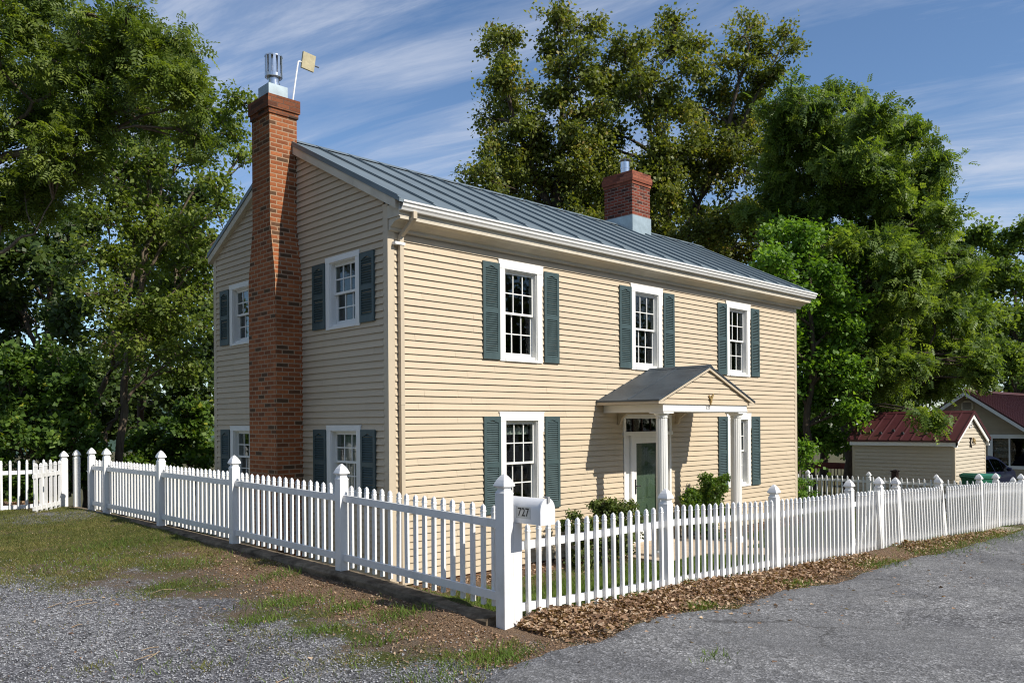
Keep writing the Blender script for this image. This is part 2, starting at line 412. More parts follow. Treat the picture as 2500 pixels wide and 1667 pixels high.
siding('wall', lambda s, d, z: (s, HD+d, z), lambda z: (.09, HL-.09), ZB, 5.6, [], M['siding'], house, seed=6)
b = MB()      # foundation strip
b.box((.02, .02, -.6), (HL-.02, .10, -.042), True); b.box((.02, HD-.1, -.6), (HL-.02, HD-.02, -.042), True)
b.box((.02, .10, -.6), (.10, HD-.1, -.042), True); b.box((HL-.1, .1, -.6), (HL-.02, HD-.1, -.042), True)
b.build('foundation', M['brick'], house)
for (x, y, sx, sy) in ((0, 0, 1, 1), (HL, 0, -1, 1), (0, HD, 1, -1), (HL, HD, -1, -1)):
    zt = 5.44 if y == 0 else 5.5
    b = MB(); b.box((x-sx*.018, y-sy*.018, -.1), (x+sx*.10, y+sy*.004, zt)); b.box((x-sx*.018, y+sy*.004, -.1), (x+sx*.004, y+sy*.10, zt))
    b.build('corner_board', M['creamtrim'], house)
# interior: floors, a partition, so rooms read dark behind the panes
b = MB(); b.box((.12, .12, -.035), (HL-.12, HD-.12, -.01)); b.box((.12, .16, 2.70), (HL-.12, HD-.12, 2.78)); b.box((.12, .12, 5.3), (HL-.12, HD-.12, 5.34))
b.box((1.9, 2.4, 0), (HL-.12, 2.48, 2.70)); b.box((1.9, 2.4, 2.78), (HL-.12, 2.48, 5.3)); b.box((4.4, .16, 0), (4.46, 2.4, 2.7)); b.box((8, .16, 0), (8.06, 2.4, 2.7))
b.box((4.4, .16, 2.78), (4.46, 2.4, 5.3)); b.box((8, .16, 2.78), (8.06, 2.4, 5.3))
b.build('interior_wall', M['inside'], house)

# --- roof
x0, x1 = -.10, 12.45; ye = -.42; yb = HD+.13
b = MB(); th = .045
b.prism([(ye, roofz(ye)), (RY, RZ), (yb, roofz(yb)), (yb, roofz(yb)-th), (RY, RZ-th), (ye, roofz(ye)-th)], 0, x0, x1)
roof = b.build('roof', M['roof'], house)
b = MB(); k = 0; xs = x0+.012
while xs < x1+.01:
    for s in (-1, 1):
        ya = ye+.06 if s < 0 else yb-.02
        zA = roofz(ya)
        p = np.array((xs, ya, zA+.012)); q = np.array((xs, RY, RZ+.012))
        b.bar(p, q, .020, .044)
        if s < 0: b.bar((xs, ye+.005, roofz(ye)+.003), (xs, ya, zA+.012), .022, .02)
    xs += .6285
b.build('standing_seam', M['roof'], roof)
b = MB(); b.prism([(RY-.13, RZ-.045), (RY, RZ+.035), (RY+.13, RZ-.045), (RY, RZ+.022)], 0, x0-.005, x1+.005)
b.build('ridge_cap', M['roof'], roof)
# rake boards on both gables
for xa, xb in ((-.085, -.002), (HL+.002, HL+.26)):
    b = MB()
    for s in (-1, 1):
        yE = -.30 if s < 0 else HD+.1
        b.prism([(yE, roofz(yE)-.05), (RY, RZ-.05), (RY, RZ-.175), (yE, roofz(yE)-.175)], 0, xa, xb)
    b.build('rake_board', M['soffit'] if xa < 0 else M['trim'], house)
# boxed cornice, soffit, crown and frieze
b = MB(); b.box((-.02, -.30, 5.215), (12.40, -.02, 5.40)); b.build('cornice_box', M['soffit'], house)
b = MB(); b.prism([(-.30, 5.205), (-.30, 5.18), (-.17, 5.165), (-.10, 5.12), (-.055, 5.105), (-.055, 5.06), (-.022, 5.05), (-.022, 5.213), (-.30, 5.213)], 0, .0, 12.36)
b.build('soffit', M['soffit'], house)
b = MB(); G_ = [(-.305, 5.395), (-.305, 5.285), (-.37, 5.285), (-.385, 5.315), (-.405, 5.335), (-.412, 5.37), (-.432, 5.385), (-.432, 5.41), (-.418, 5.41), (-.405, 5.345), (-.36, 5.30), (-.32, 5.30), (-.32, 5.395)]
b.prism(G_, 0, -.03, 12.48); b.build('gutter', M['trim'], house)
b = MB()     # downspout
b.bar((.20, -.365, 5.29), (.20, -.365, 5.19), .065, .05, (0, 1, 0)); b.bar((.20, -.36, 5.20), (.185, -.075, 5.0), .06, .055, (0, .3, 1))
b.bar((.185, -.058, 5.01), (.185, -.058, -.05), .065, .062, (0, 1, 0)); b.bar((.185, -.058, 2.6), (.185, -.058, 2.56), .074, .07, (0, 1, 0))
ds = b.build('downspout', M['creamtrim'], house)
b = MB(); b.box((.06, -.10, 4.86), (.235, -.015, 4.90)); b.build('bracket', M['trim'], ds)

# --- windows (built facing -y, origin at bottom centre of the casing)
def window(w, h, cw, head, ear, sill_h, rows_split=.5):
    """returns list of (name, mesh, material)"""
    casing = MB(); d0, d1 = -.030, .012       # proud of the wall .030
    casing.box((-w/2, d0, 0), (-w/2+cw, d1, h-head)); casing.box((w/2-cw, d0, 0), (w/2, d1, h-head))
    casing.box((-w/2-ear, d0-.004, h-head), (w/2+ear, d1, h))
    if ear: 
        for sx in (-1, 1): casing.box((sx*(w/2), d0-.002, h-.33), (sx*(w/2+ear), d1, h-head))
    casing.box((-w/2+cw, d0-.012, 0), (w/2-cw, d1, sill_h*.45))
    casing.box((-w/2-.01-ear, d0-.005, h), (w/2+.01+ear, -.012, h+.012))
    # jamb liner
    jx = w/2-cw; j0, j1 = -.008, .15
    casing.box((-jx, j0, 0), (-jx+.014, j1, h-head)); casing.box((jx-.014, j0, 0), (jx, j1, h-head))
    casing.box((-jx+.014, j0, h-head-.014), (jx-.014, j1, h-head)); casing.box((-jx+.014, j0+.02, 0), (jx-.014, j1, sill_h))
    iw = 2*(jx-.014); z0, z1 = sill_h, h-head-.014; zm = z0+(z1-z0)*rows_split
    res = [('window', casing.mesh('window'), M['trim'])]
    for k, (za, zb, yy) in enumerate(((zm-.012, z1, .055), (z0, zm+.022, .095))):
        sb = MB(); st = .034; t = .034
        sb.box((-iw/2, yy, za), (-iw/2+st, yy+t, zb)); sb.box((iw/2-st, yy, za), (iw/2, yy+t, zb))
        br = .036 if k == 0 else .055; tr = .045 if k == 0 else .030
        sb.box((-iw/2+st, yy, za), (iw/2-st, yy+t, za+br)); sb.box((-iw/2+st, yy, zb-tr), (iw/2-st, yy+t, zb))
        gx0, gx1, gz0, gz1 = -iw/2+st, iw/2-st, za+br, zb-tr
        for i in (1, 2):
            x = gx0+(gx1-gx0)*i/3; sb.box((x-.009, yy+.006, gz0), (x+.009, yy+t-.006, gz1))
        zc = (gz0+gz1)/2
        for i in range(3):
            xa = gx0+(gx1-gx0)*i/3+(.009 if i else 0); xb = gx0+(gx1-gx0)*(i+1)/3-(.009 if i < 2 else 0)
            sb.box((xa, yy+.006, zc-.009), (xb, yy+t-.006, zc+.009))
        res.append(('sash', sb.mesh('sash'), M['trim']))
        gb = MB(); gb.box((gx0, yy+t/2-.0025, gz0), (gx1, yy+t/2+.0025, gz1)); res.append(('pane', gb.mesh('pane'), M['glass']))
    return res
def place_window(spec, loc, rz):
    n, me, m = spec[0]; w = link(n, me, m, house, loc, (0, 0, rz))
    for n, me, m in spec[1:]: link(n, me, m, w)
    return w
wf = window(.985, 1.632, .120, .135, .022, .095)
for a, b_, c, d in WINS_F: place_window(wf, ((a+b_)/2, 0, c), 0)
wg = window(.953, 1.115, .115, .075, 0, .085)
for a, b_, c, d in WINS_G: place_window(wg, (0, (a+b_)/2, c), -math.pi/2)

# --- shutters
def shutter(w, h):
    s = MB(); t = .028; st = .052
    zr = h*.50; bot, mid, top = .105, .075, .062
    s.box((0, -t, 0), (st, 0, h)); s.box((w-st, -t, 0), (w, 0, h))
    s.box((st, -t, 0), (w-st, 0, bot)); s.box((st, -t, zr-mid/2), (w-st, 0, zr+mid/2)); 
    # arched top rail
    n = 10; pts = [(st, h)]; pts2 = []
    for i in range(n+1):
        u = i/n; x = st+(w-2*st)*u; arch = .035*math.sin(math.pi*min(max((u-.15)/.7, 0), 1)); pts2.append((x, h-top-.035+arch))
    poly = [(w-st, h), (st, h)]+pts2
    s.prism(poly, 1, -t, 0)
    s.box((st, -.004, bot), (w-st, 0, zr-mid/2)); s.box((st, -.004, zr+mid/2), (w-st, 0, h-top-.03))
    for za, zb in ((bot, zr-mid/2), (zr+mid/2, h-top-.012)):
        k = int((zb-za)/.034); p = (zb-za)/k
        for i in range(k):
            z = za+p*i
            s.hexa([(st, -.022, z+.002), (w-st, -.022, z+.002), (w-st, -.005, z+p*.72), (st, -.005, z+p*.72),
                    (st, -.026, z+.008), (w-st, -.026, z+.008), (w-st, -.009, z+p*.72+.006), (st, -.009, z+p*.72+.006)])
    return s.mesh('shutter')
sf = shutter(.362, 1.548); sfl = shutter(.362, 1.560); sg = shutter(.375, 1.028)
for i, (a, b_, c, d) in enumerate(WINS_F):
    me = sf if i < 3 else sfl; z = 3.314 if i < 3 else .84
    link('shutter', me, M['shutter'], house, (a-.008-.362+.0, -.016, z)); link('shutter', me, M['shutter'], house, (b_+.045, -.016, z))
for (a, b_, c, d) in WINS_G:
    z = c+.030
    link('shutter', sg, M['shutter'], house, (-.016, b_+.012+.375, z), (0, 0, -math.pi/2)); link('shutter', sg, M['shutter'], house, (-.016, a-.012, z), (0, 0, -math.pi/2))

# --- front door with surround, transom and sidelights (kept out of the porch)
b = MB()
b.box((5.325, -.035, 2.36), (6.875, .012, 2.44)); b.box((5.325, -.035, 2.11), (5.40, .012, 2.36)); b.box((6.80, -.035, 2.11), (6.875, .012, 2.36))
b.box((5.31, -.05, 2.035), (6.89, .012, 2.11)); b.box((5.34, -.03, -.02), (5.392, .012, 2.035)); b.box((6.808, -.03, -.02), (6.86, .012, 2.035))
b.box((5.56, -.03, -.02), (5.635, .05, 2.035)); b.box((6.565, -.03, -.02), (6.64, .05, 2.035))
b.box((5.392, .02, -.02), (5.56, .04, 2.035)); b.box((6.64, .02, -.02), (6.808, .04, 2.035))
b.box((5.635, -.02, 2.0), (6.565, .05, 2.035)); b.box((5.635, -.04, -.03), (6.565, .08, .0))
b.build('door_surround', M['trim'], house)
b = MB(); b.box((5.40, .03, 2.11), (6.80, .035, 2.36)); tr = b.build('transom', M['glass'], house)
for i in range(1, 5):
    b = MB(); b.box((5.40+.28*i-.01, .012, 2.11), (5.40+.28*i+.01, .029, 2.36))
    b.build('muntin', M['darkbrown'], tr)
b = MB(); xL, xR = 5.638, 6.562
b.box((xL, -.012, .0), (xL+.10, .024, 1.998)); b.box((xR-.10, -.012, .0), (xR, .024, 1.998)); b.box((xL+.10, -.012, 0), (xR-.10, .024, .22)); b.box((xL+.10, -.012, 1.885), (xR-.10, .024, 1.998))
sd = b.build('storm_door', M['trim'], house)
b = MB(); b.box((xL+.10, .004, .22), (xR-.10, .009, 1.885)); b.build('pane', M['glass'], sd)
b = MB(); b.box((xL+.045, -.026, .92), (xL+.075, -.012, 1.20)); b.tube([(xL+.06, -.03, 1.07), (xL+.06, -.055, 1.07), (xL+.17, -.055, 1.07)], .010, 6); b.build('handle', M['black'], sd)
b = MB(); b.box((5.66, .075, .0), (6.54, .115, 1.99))
for x0_, x1_ in ((5.78, 6.05), (6.15, 6.42)):
    for z0_, z1_ in ((.15, .70), (.82, 1.22), (1.34, 1.80)):
        b.box((x0_, .066, z0_), (x1_, .0745, z1_)); b.box((x0_+.03, .060, z0_+.03), (x1_-.03, .0655, z1_-.03))
b.build('door', M['doorgreen'], house)

# --- porch
px0, px1, pyf = 4.753, 7.522, -1.338
b = MB(); zb0, zb1 = 2.465, 2.60
b.box((px0, pyf, zb0), (px1, pyf+.16, zb1)); b.box((px0, pyf+.16, zb0), (px0+.16, -.02, zb1)); b.box((px1-.16, pyf+.16, zb0), (px1, -.02, zb1))
b.box((px0+.16, pyf+.16, zb1-.03), (px1-.16, -.02, zb1-.002))
b.box((px0-.012, pyf-.012, zb0+.012), (px1+.012, pyf, zb0+.03))
beam = b.build('porch_beam', M['trim'], house)
cx, ez, rz_ = 6.137, 2.680, 3.318; ex0, ex1, eyf = 4.545, 7.729, -1.408
sl = (rz_-ez)/(cx-ex0)
b = MB(); t = .03
b.prism([(ex0, ez), (cx, rz_), (ex1, ez), (ex1, ez-t), (cx, rz_-t*1.1), (ex0, ez-t)], 1, eyf, -.016)
proof = b.build('porch_roof', M['proof'], house)
b = MB()
for s, xe in ((-1, ex0), (1, ex1)):
    for yy in (-.72,):
        b.bar((xe-s*.02, yy, ez+.004+.02*sl), (cx+s*.02, yy, rz_-.02*sl+.004), .014, .012)
b.prism([(cx-.09, rz_-.03), (cx, rz_+.016), (cx+.09, rz_-.03), (cx, rz_+.006)], 1, eyf-.004, -.016)
b.build('seam', M['proof'], proof)
b = MB()
b.box((ex0+.012, eyf+.015, 2.602), (px0+.0, -.016, ez-t-.001)); b.box((px1, eyf+.015, 2.602), (ex1-.012, -.016, ez-t-.001))
for s, xe in ((-1, ex0), (1, ex1)):
    b.prism([(xe, ez-t-.002), (cx, rz_-t*1.1-.002), (cx, rz_-t*1.1-.05), (xe-s*.09, ez-t-.012)], 1, eyf+.012, eyf+.045)
b.build('porch_fascia', M['creamtrim'], house)
def plim(z):
    h = (rz_-.05-z)/sl; return (max(cx-h, ex0+.11), min(cx+h, ex1-.11))
siding('pediment', lambda s, d, z: (s, pyf-d+.0, z), plim, 2.602, rz_-.06, [], M['siding'], house, seed=9)
b = MB(); b.prism([(ex0+.12, 2.603), (cx, rz_-.06), (ex1-.12, 2.603)], 1, pyf+.004, pyf+.03); b.build('pediment_backing', M['creamtrim'], house)
# fluted round columns
def column():
    n = 64; prof = [(.105, .06), (.106, .7), (.104, 1.5), (.098, 2.36)]
    b = MB(); R = []
    for r, z in prof:
        ring = []
        for i in range(n):
            a = 2*math.pi*i/n; fl = .010*max(0, math.cos(16*a)) ; q = r-fl*.9
            ring.append((q*math.cos(a), q*math.sin(a), z))
        R.append(ring)
    b.rings(R)
    return b.mesh('porch_column', smooth=False)
colm = column()
cb = MB(); cb.lathe((0, 0, 0), [(.135, -.06), (.135, 0), (.14, .02), (.13, .045), (.112, .06)], 24); basem = cb.mesh('base', smooth=True)
cb = MB(); cb.lathe((0, 0, 0), [(.100, 2.36), (.112, 2.375), (.102, 2.385), (.104, 2.40), (.135, 2.425), (.14, 2.44)], 24); cb.box((-.15, -.15, 2.44), (.15, .15, 2.463)); capm = cb.mesh('capital', smooth=True)
for xx in (4.905, 7.345):
    c = link('porch_column', colm, M['trim'], house, (xx, -1.20, 0)); link('base', basem, M['trim'], c); link('capital', capm, M['trim'], c)
b = MB(); b.box((4.50, -1.52, -.30), (7.75, -.03, -.045)); b.box((5.3, -.32, -.045), (6.9, -.03, -.012)); b.build('porch_floor', M['slab'], house)
for x in (5.2, 7.07):
    b = MB(); b.prism([(-.24, 2.46), (-.022, 2.46), (-.022, 2.24), (-.07, 2.26), (-.10, 2.36)], 0, x-.03, x+.03)
    b.build('porch_bracket', M['creamtrim'], house)
num = text_mesh('727', .10, .003); link('house_number', num, M['numgrey'], house, (6.15, pyf-.0045, 2.545), (math.pi/2, 0, 0))

# --- big outside chimney
CXO = -.49; cz0 = -.7
b = MB(); yl0, yl1, yu0, yu1 = 2.395, 3.315, 2.545, 3.155; zs0, zs1 = 4.68, 5.55
b.box((CXO, yl0, cz0), (-.003, yl1, zs0), True)
b.hexa([(CXO, yl0, zs0), (-.003, yl0, zs0), (-.003, yl1, zs0), (CXO, yl1, zs0), (CXO, yu0, zs1), (-.003, yu0, zs1), (-.003, yu1, zs1), (CXO, yu1, zs1)], True)
b.box((CXO, yu0, zs1), (-.003, yu1, 7.33), True)
chim = b.build('chimney', M['brick'], house)
b = MB(); b.box((CXO-.022, yu0-.022, 7.331), (.018, yu1+.022, 7.415), True); b.box((CXO-.045, yu0-.045, 7.416), (.040, yu1+.045, 7.625), True)
b.build('chimney_crown', M['brickcrown'], chim)
fb = (-.245, 2.86)
b = MB(); b.box((fb[0]-.19, fb[1]-.19, 7.626), (fb[0]+.15, fb[1]+.17, 7.87)); fbx = b.build('flue_box', M['flash'], chim)
b = MB(); b.lathe((fb[0], fb[1], 0), [(.105, 7.871), (.105, 7.95), (.088, 7.952), (.088, 8.02), (.092, 8.022), (.092, 8.03), (.088, 8.032), (.088, 8.11)], 24)
b.build('flue_pipe', M['steel'], chim, smooth=True)
b = MB(); b.lathe((fb[0], fb[1], 0), [(.137, 8.045), (.143, 8.05), (.143, 8.10), (.133, 8.102)], 24, False); b.lathe((fb[0], fb[1], 0), [(.147, 8.385), (.147, 8.405), (.08, 8.42), (.0, 8.425)], 24)
b.lathe((fb[0], fb[1], 0), [(.115, 8.06), (.085, 8.10), (.075, 8.38)], 16)
for i in range(12):
    a = 2*math.pi*i/12; a2 = a+.30
    p = np.array((fb[0]+.140*math.cos(a), fb[1]+.140*math.sin(a))); q = np.array((fb[0]+.140*math.cos(a2), fb[1]+.140*math.sin(a2)))
    dd = .004*np.array((math.cos(a+.15), math.sin(a+.15)))
    b.hexa([(*(p-dd), 8.10), (*(q-dd), 8.10), (*(q+dd), 8.10), (*(p+dd), 8.10), (*(p-dd), 8.386), (*(q-dd), 8.386), (*(q+dd), 8.386), (*(p+dd), 8.386)])
b.build('flue_cap', M['steel'], chim, smooth=False)
# --- chimney astride the ridge
c0, c1, cy0, cy1 = 8.86, 9.56, 2.44, 3.30
b = MB(); b.box((c0, cy0, 7.20), (c1, cy1, 8.02), True); ch2 = b.build('chimney', M['brickdark'], house)
ch2['label'] = 'short sooty brick chimney on the roof ridge'
chim['label'] = 'tall orange brick chimney on the gable end'
b = MB(); b.box((c0-.018, cy0-.018, 6.70), (c1+.018, cy1+.018, 7.27)); b.build('flashing', M['flash'], ch2)
b = MB(); b.box((c0-.022, cy0-.022, 8.021), (c1+.022, cy1+.022, 8.09), True); b.box((c0-.045, cy0-.045, 8.091), (c1+.045, cy1+.045, 8.25), True); b.box((c0-.02, cy0-.02, 8.251), (c1+.02, cy1+.02, 8.335), True)
b.build('chimney_crown', M['brickcap'], ch2)
b = MB(); b.lathe((9.13, 2.86, 0), [(.112, 8.336), (.112, 8.50), (.118, 8.502), (.118, 8.55), (.112, 8.552), (.112, 8.67)], 20); b.lathe((9.13, 2.86, 0), [(.15, 8.70), (.155, 8.72), (.05, 8.75)], 20)
b.lathe((9.13, 2.86, 0), [(.03, 8.67), (.03, 8.705)], 8); b.build('flue_pipe', M['steel'], ch2, smooth=True)
# curtains / blind inside
def curtain(xa, xb, z0, z1, y, axis, mat, label, group=None):
    n = 40; V = []
    for i in range(n+1):
        s = xa+(xb-xa)*i/n; d = y+.02*math.sin(i*1.1); p = (s, d) if axis == 'x' else (d, s)
        V += [(p[0], p[1], z0), (p[0], p[1], z1)]
    m = MB(); m.add(V, [(2*i, 2*i+2, 2*i+3, 2*i+1) for i in range(n)])
    o = m.build('curtain', mat); return tag(o, label, 'curtain', group)
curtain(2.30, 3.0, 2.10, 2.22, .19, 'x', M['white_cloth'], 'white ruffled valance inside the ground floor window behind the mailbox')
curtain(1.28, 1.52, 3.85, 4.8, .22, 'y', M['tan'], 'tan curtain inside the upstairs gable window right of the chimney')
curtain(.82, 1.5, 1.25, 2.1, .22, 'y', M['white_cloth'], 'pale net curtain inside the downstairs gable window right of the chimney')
# ================================================================== FENCES
CAPP = [(.0575, 0), (.0575, .012), (.047, .028), (.041, .046), (.043, .058), (.066, .072), (.067, .080), (.060, .100), (.047, .130), (.029, .158), (.012, .178), (.001, .186)]
def post(root, base, tip, half=.0555, mat='vinyl', capk=1.0):
    """square post with a pointed cap; base and tip may lean"""
    base = np.array(base, float); tip = np.array(tip, float); H = tip[2]-base[2]
    def c(z): return base[:2]+(tip[:2]-base[:2])*(z-base[2])/H
    ch = .186*capk; zt = tip[2]-ch
    def ring(h, z): 
        p = c(z); return [(p[0]+a*h, p[1]+b_*h, z) for a, b_ in ((-1,-1),(1,-1),(1,1),(-1,1))]
    m = MB(); m.rings([ring(half, base[2]-.25), ring(half, zt)]); p = m.build('post', M[mat], root)
    m = MB(); m.rings([ring(r*half/.0555, zt+.0005+z*capk) for r, z in CAPP]); m.build('post_cap', M[mat], p)
    return p
PICK = [(1, None), (1, -.078), (1.17, -.072), (1.17, -.062), (.90, -.054), (1.05, -.040), (.80, -.018), (.15, 0)]
def panel(root, A, B, n, bot, top, off, rails, mat='vinyl', half=.0185, lean=0, end=.085, railh=.075, railw=.036, jit=.006):
    """pickets between posts at A and B (xy); bot/top give z at both ends; rails = z offsets below top / above bottom"""
    A = np.array(A, float); B = np.array(B, float); d = B-A; Ln = np.linalg.norm(d); d /= Ln; nn = np.array((off[0], off[1]), float)
    m = MB(); rr = random.Random(int(1000*A[0]+77*B[1]))
    for i in range(n):
        t = (i+.5)/n; s = end+(Ln-2*end)*t; p = A+d*s+nn
        zb = bot[0]+(bot[1]-bot[0])*s/Ln+rr.uniform(-.006, .006); zt = top[0]+(top[1]-top[0])*s/Ln+rr.uniform(-.006, .006)
        ln = lean+rr.uniform(-jit, jit)+rr.uniform(-.006, .006); R = []
        for k, dz in PICK:
            z = zb if dz is None else zt+dz
            q = p+d*ln*(z-zb); h = half*k
            e1 = d*h; e2 = np.array((-d[1], d[0]))*h
            R.append([(*(q-e1-e2), z), (*(q+e1-e2), z), (*(q+e1+e2), z), (*(q-e1+e2), z)])
        m.rings(R)
    pn = m.build('picket_panel', M[mat], root)
    for kind, dz in rails:
        za, zb_ = (top[0]+dz, top[1]+dz) if kind == 't' else (bot[0]+dz, bot[1]+dz)
        m = MB(); p = A+d*.05; q = B-d*.05
        m.bar((*p, za), (*q, zb_), railw, railh); m.build('rail', M[mat], pn)
    return pn
YC = -4.115
# road side run
ff = thing('picket_fence', 'white picket fence along the road in front of the cream house', 'fence', (0, YC, 0))
FX = [-1.80, .93, 3.42, 5.775, 6.905, 7.745, 9.915, 12.08, 13.195, 15.07, 17.0, 18.9, 20.8]
FT = [1.837, 1.53, 1.435, 1.382, 1.361, 1.317, 1.219, 1.168, 1.126, 1.02, .96, .90, .84]
FTOP = [1.336, 1.335, 1.226, 1.18, 1.145, 1.115, 1.035, .965, .925, .825, .765, .705, .645]
lean = {5: -.165, 6: -.29, 7: -.08, 8: -.06}
for i, x in enumerate(FX):
    if i == 0: continue
    g = float(gz(x, YC-.06)); l = lean.get(i, -.02)
    post(ff, (x, YC, g-.05), (x+l, YC, FT[i]))
cnt = [17, 17, 17, 0, 5, 15, 14, 0, 15, 14, 14, 14]
for i, n in enumerate(cnt):
    if n == 0: continue
    xa, xb = FX[i], FX[i+1]
    if i == 0: xa = -1.66
    ga, gb = float(gz(xa, YC-.06)), float(gz(xb, YC-.06))
    ln = {4: -.06, 5: -.10, 6: -.09}.get(i, -.01)
    panel(ff, (xa, YC), (xb, YC), n, (ga+.02, gb+.02), (FTOP[i], FTOP[i+1]), (0, -.037), [('t', -.205), ('b', .085)], lean=ln)
def gate(label, xa, xb, n, ta, tb, ln, brace):
    g = float(gz((xa+xb)/2, YC)); r = thing('gate', label, 'gate', ((xa+xb)/2, YC, g))
    pn = panel(r, (xa+.06, YC), (xb-.06, YC), n, (g+.05, g+.03), (ta, tb), (0, -.037), [('t', -.20), ('b', .11)], lean=ln, end=.03)
    m = MB(); z0, z1 = g+.15, min(ta, tb)-.22
    m.bar((xa+.14, YC+.022, z0 if brace > 0 else z1), (xb-.14, YC+.022, z1 if brace > 0 else z0), .03, .06); m.build('brace', M['vinyl'], r)
    return r
g1 = gate('sagging white picket gate with tilted pickets at the front walk', FX[3], FX[4], 7, FTOP[3], FTOP[4], .055, 1)
m = MB(); 
for k in (0, 1):
    x = FX[4]-.085-.06*k; z0 = float(gz(x, YC))+.03
    m.rings([[(x+a*.0185-.17*t+.03*k*t, YC-.078+b_*.0185, z0+t*1.0) for a, b_ in ((-1,-1),(1,-1),(1,1),(-1,1))] for t in (0, .93, .97, 1)])
m.build('loose_picket', M['vinyl'], g1)
gate('white picket gate with diagonal brace near the far end of the fence', FX[7], FX[8], 8, FTOP[7], FTOP[8], -.05, 1)
# run along the curb
XC = -1.775
lf = thing('picket_fence', 'white picket fence standing on the concrete curb beside the brick chimney', 'fence', (XC, 0, .6))
LP = [(-4.285, .45, 1.837), (-1.56, .632, 1.842), (1.165, .664, 1.876), (3.795, .683, 1.892), (6.40, .68, 1.884), (7.25, .676, 1.879)]
post(lf, (XC-.022, LP[0][0], .33), (XC-.022, LP[0][0], LP[0][2]), half=.058)
for y, zb, zt in LP[1:]: post(lf, (XC, y, zb), (XC, y, zt))
LTOP = [1.53, 1.605, 1.645, 1.66, 1.655, 1.65]; LBOT = [.60, .665, .70, .715, .712, .71]
for i in range(5):
    y0_ = LP[i][0] if i else -4.23
    panel(lf, (XC, y0_), (XC, LP[i+1][0]), 17 if i < 4 else 4, (LBOT[i], LBOT[i+1]), (LTOP[i], LTOP[i+1]), (.037, 0), [('t', -.155), ('b', .115)], end=.075)
m = MB(); m.box((XC-.03, LP[5][0]+.055, 1.38), (XC+.0, LP[5][0]+.13, 1.42)); m.bar((XC-.02, LP[5][0]+.13, 1.40), (XC-.02, LP[5][0]+.19, 1.43), .02, .02); m.build('latch', M['galv'], lf)
# run leading away to the left under the trees
wf_ = thing('picket_fence', 'widely spaced white picket fence under the trees at the left', 'fence', (-4, 8.5, .6))
post(wf_, (-1.715, 8.38, .62), (-1.715, 8.38, 1.82)); post(wf_, (-1.945, 8.40, .46), (-1.945, 8.40, 1.80), half=.060)
for xa, xb in ((-4.6, -2.0), (-7.4, -4.75)):
    panel(wf_, (xa, 8.52), (xb, 8.52), 17, (.60, .60), (1.64, 1.64), (0, -.037), [('t', -.24), ('b', .13)], half=.020, jit=.02)
for x in (-4.68, -7.5): post(wf_, (x, 8.55, .5), (x, 8.55, 1.8))
og = thing('gate', 'white picket gate swung open at the left end of the curb', 'gate', (-1.99, 8.30, .55))
panel(og, (-2.74, 7.46), (-2.0, 8.33), 6, (.64, .66), (1.60, 1.62), (.02, .02), [('t', -.24), ('b', .12)], half=.022, end=.03, jit=.01)
# shaded fence between the side yard and the shed
sfn = thing('picket_fence', 'shaded white picket fence between the side yard and the small shed', 'fence', (14.6, 2, -.2))
ys = [-4.07, -2.41, -.76, .9, 2.55, 4.2, 5.85, 7.5]
for y in ys: post(sfn, (14.6, y, float(gz(14.6, y))-.05), (14.6, y, .96-.010*max(0, y)), half=.045, capk=.85)
for ya, yb_ in zip(ys, ys[1:]):
    panel(sfn, (14.6, ya), (14.6, yb_), 11, (float(gz(14.6, ya))+.06, float(gz(14.6, yb_))+.06), (.835-.008*max(ya, 0),)*2, (-.03, 0), [('t', -.13), ('b', .10)], half=.016, end=.06, railh=.06)
# low concrete curb under the left run
cw = thing('concrete_curb', 'long low stained concrete curb under the left picket fence', 'curb', (-1.83, 2, .5))
m = MB(); cy = [-4.16, -3.6, -2.4, -1.6, 0, 1.1, 2.5, 3.7, 5.5, 7.2, 8.6]; ctop = [.535, .563, .605, .630, .648, .660, .672, .680, .680, .674, .670]
cyf = np.linspace(-4.16, 8.6, 90); ctf = np.interp(cyf, cy, ctop)
R = []
for y, z in zip(cyf, ctf):
    w1 = .012*math.sin(y*2.3)+.008*math.sin(y*7.1); w2 = .006*math.sin(y*5.3+1)
    R.append([(-1.94+w1, y, .12), (-1.925+w1, y, z-.03+w2), (-1.90+w1, y, z+w2*.5), (-1.70, y, z), (-1.69, y, .12)])
m.rings(R); m.build('curb_wall', M['curb'], cw)

# ================================================================== MAILBOX, ANTENNA, ORNAMENTS
mb_ = thing('mailbox', 'white mailbox numbered 727 on the corner post of the picket fence', 'mailbox', (-1.66, -4.3, .45))
m = MB(); m.box((-1.737, -4.343, .25), (-1.635, -4.235, 1.388)); m.build('mailbox_post', M['vinyl'], mb_)
def arch(w, h, zs, n=14): return [(-w/2, 0), (w/2, 0)]+[(w/2*math.cos(a), zs+(h-zs)*math.sin(a)) for a in np.linspace(0, math.pi, n)]
mx, mz = -1.615, 1.392
m = MB(); m.prism([(mx+p, mz+q) for p, q in arch(.178, .228, .125)], 1, -4.635, -4.22); bx = m.build('mailbox_body', M['mailwhite'], mb_, smooth=True)
m = MB(); m.prism([(mx+p, mz-.004+q) for p, q in arch(.188, .238, .128)], 1, -4.652, -4.6355); dr = m.build('mailbox_door', M['mailwhite'], mb_, smooth=True)
m = MB(); m.box((mx-.012, -4.668, mz+.195), (mx+.012, -4.652, mz+.245)); m.box((mx-.010, -4.66, mz+.2385), (mx+.010, -4.60, mz+.246)); m.build('door_latch', M['numgrey'], dr)
m = MB(); m.box((mx-.0905, -4.525, mz+.045), (mx-.0893, -4.345, mz+.150)); lb = m.build('number_sticker', M['label'], bx)
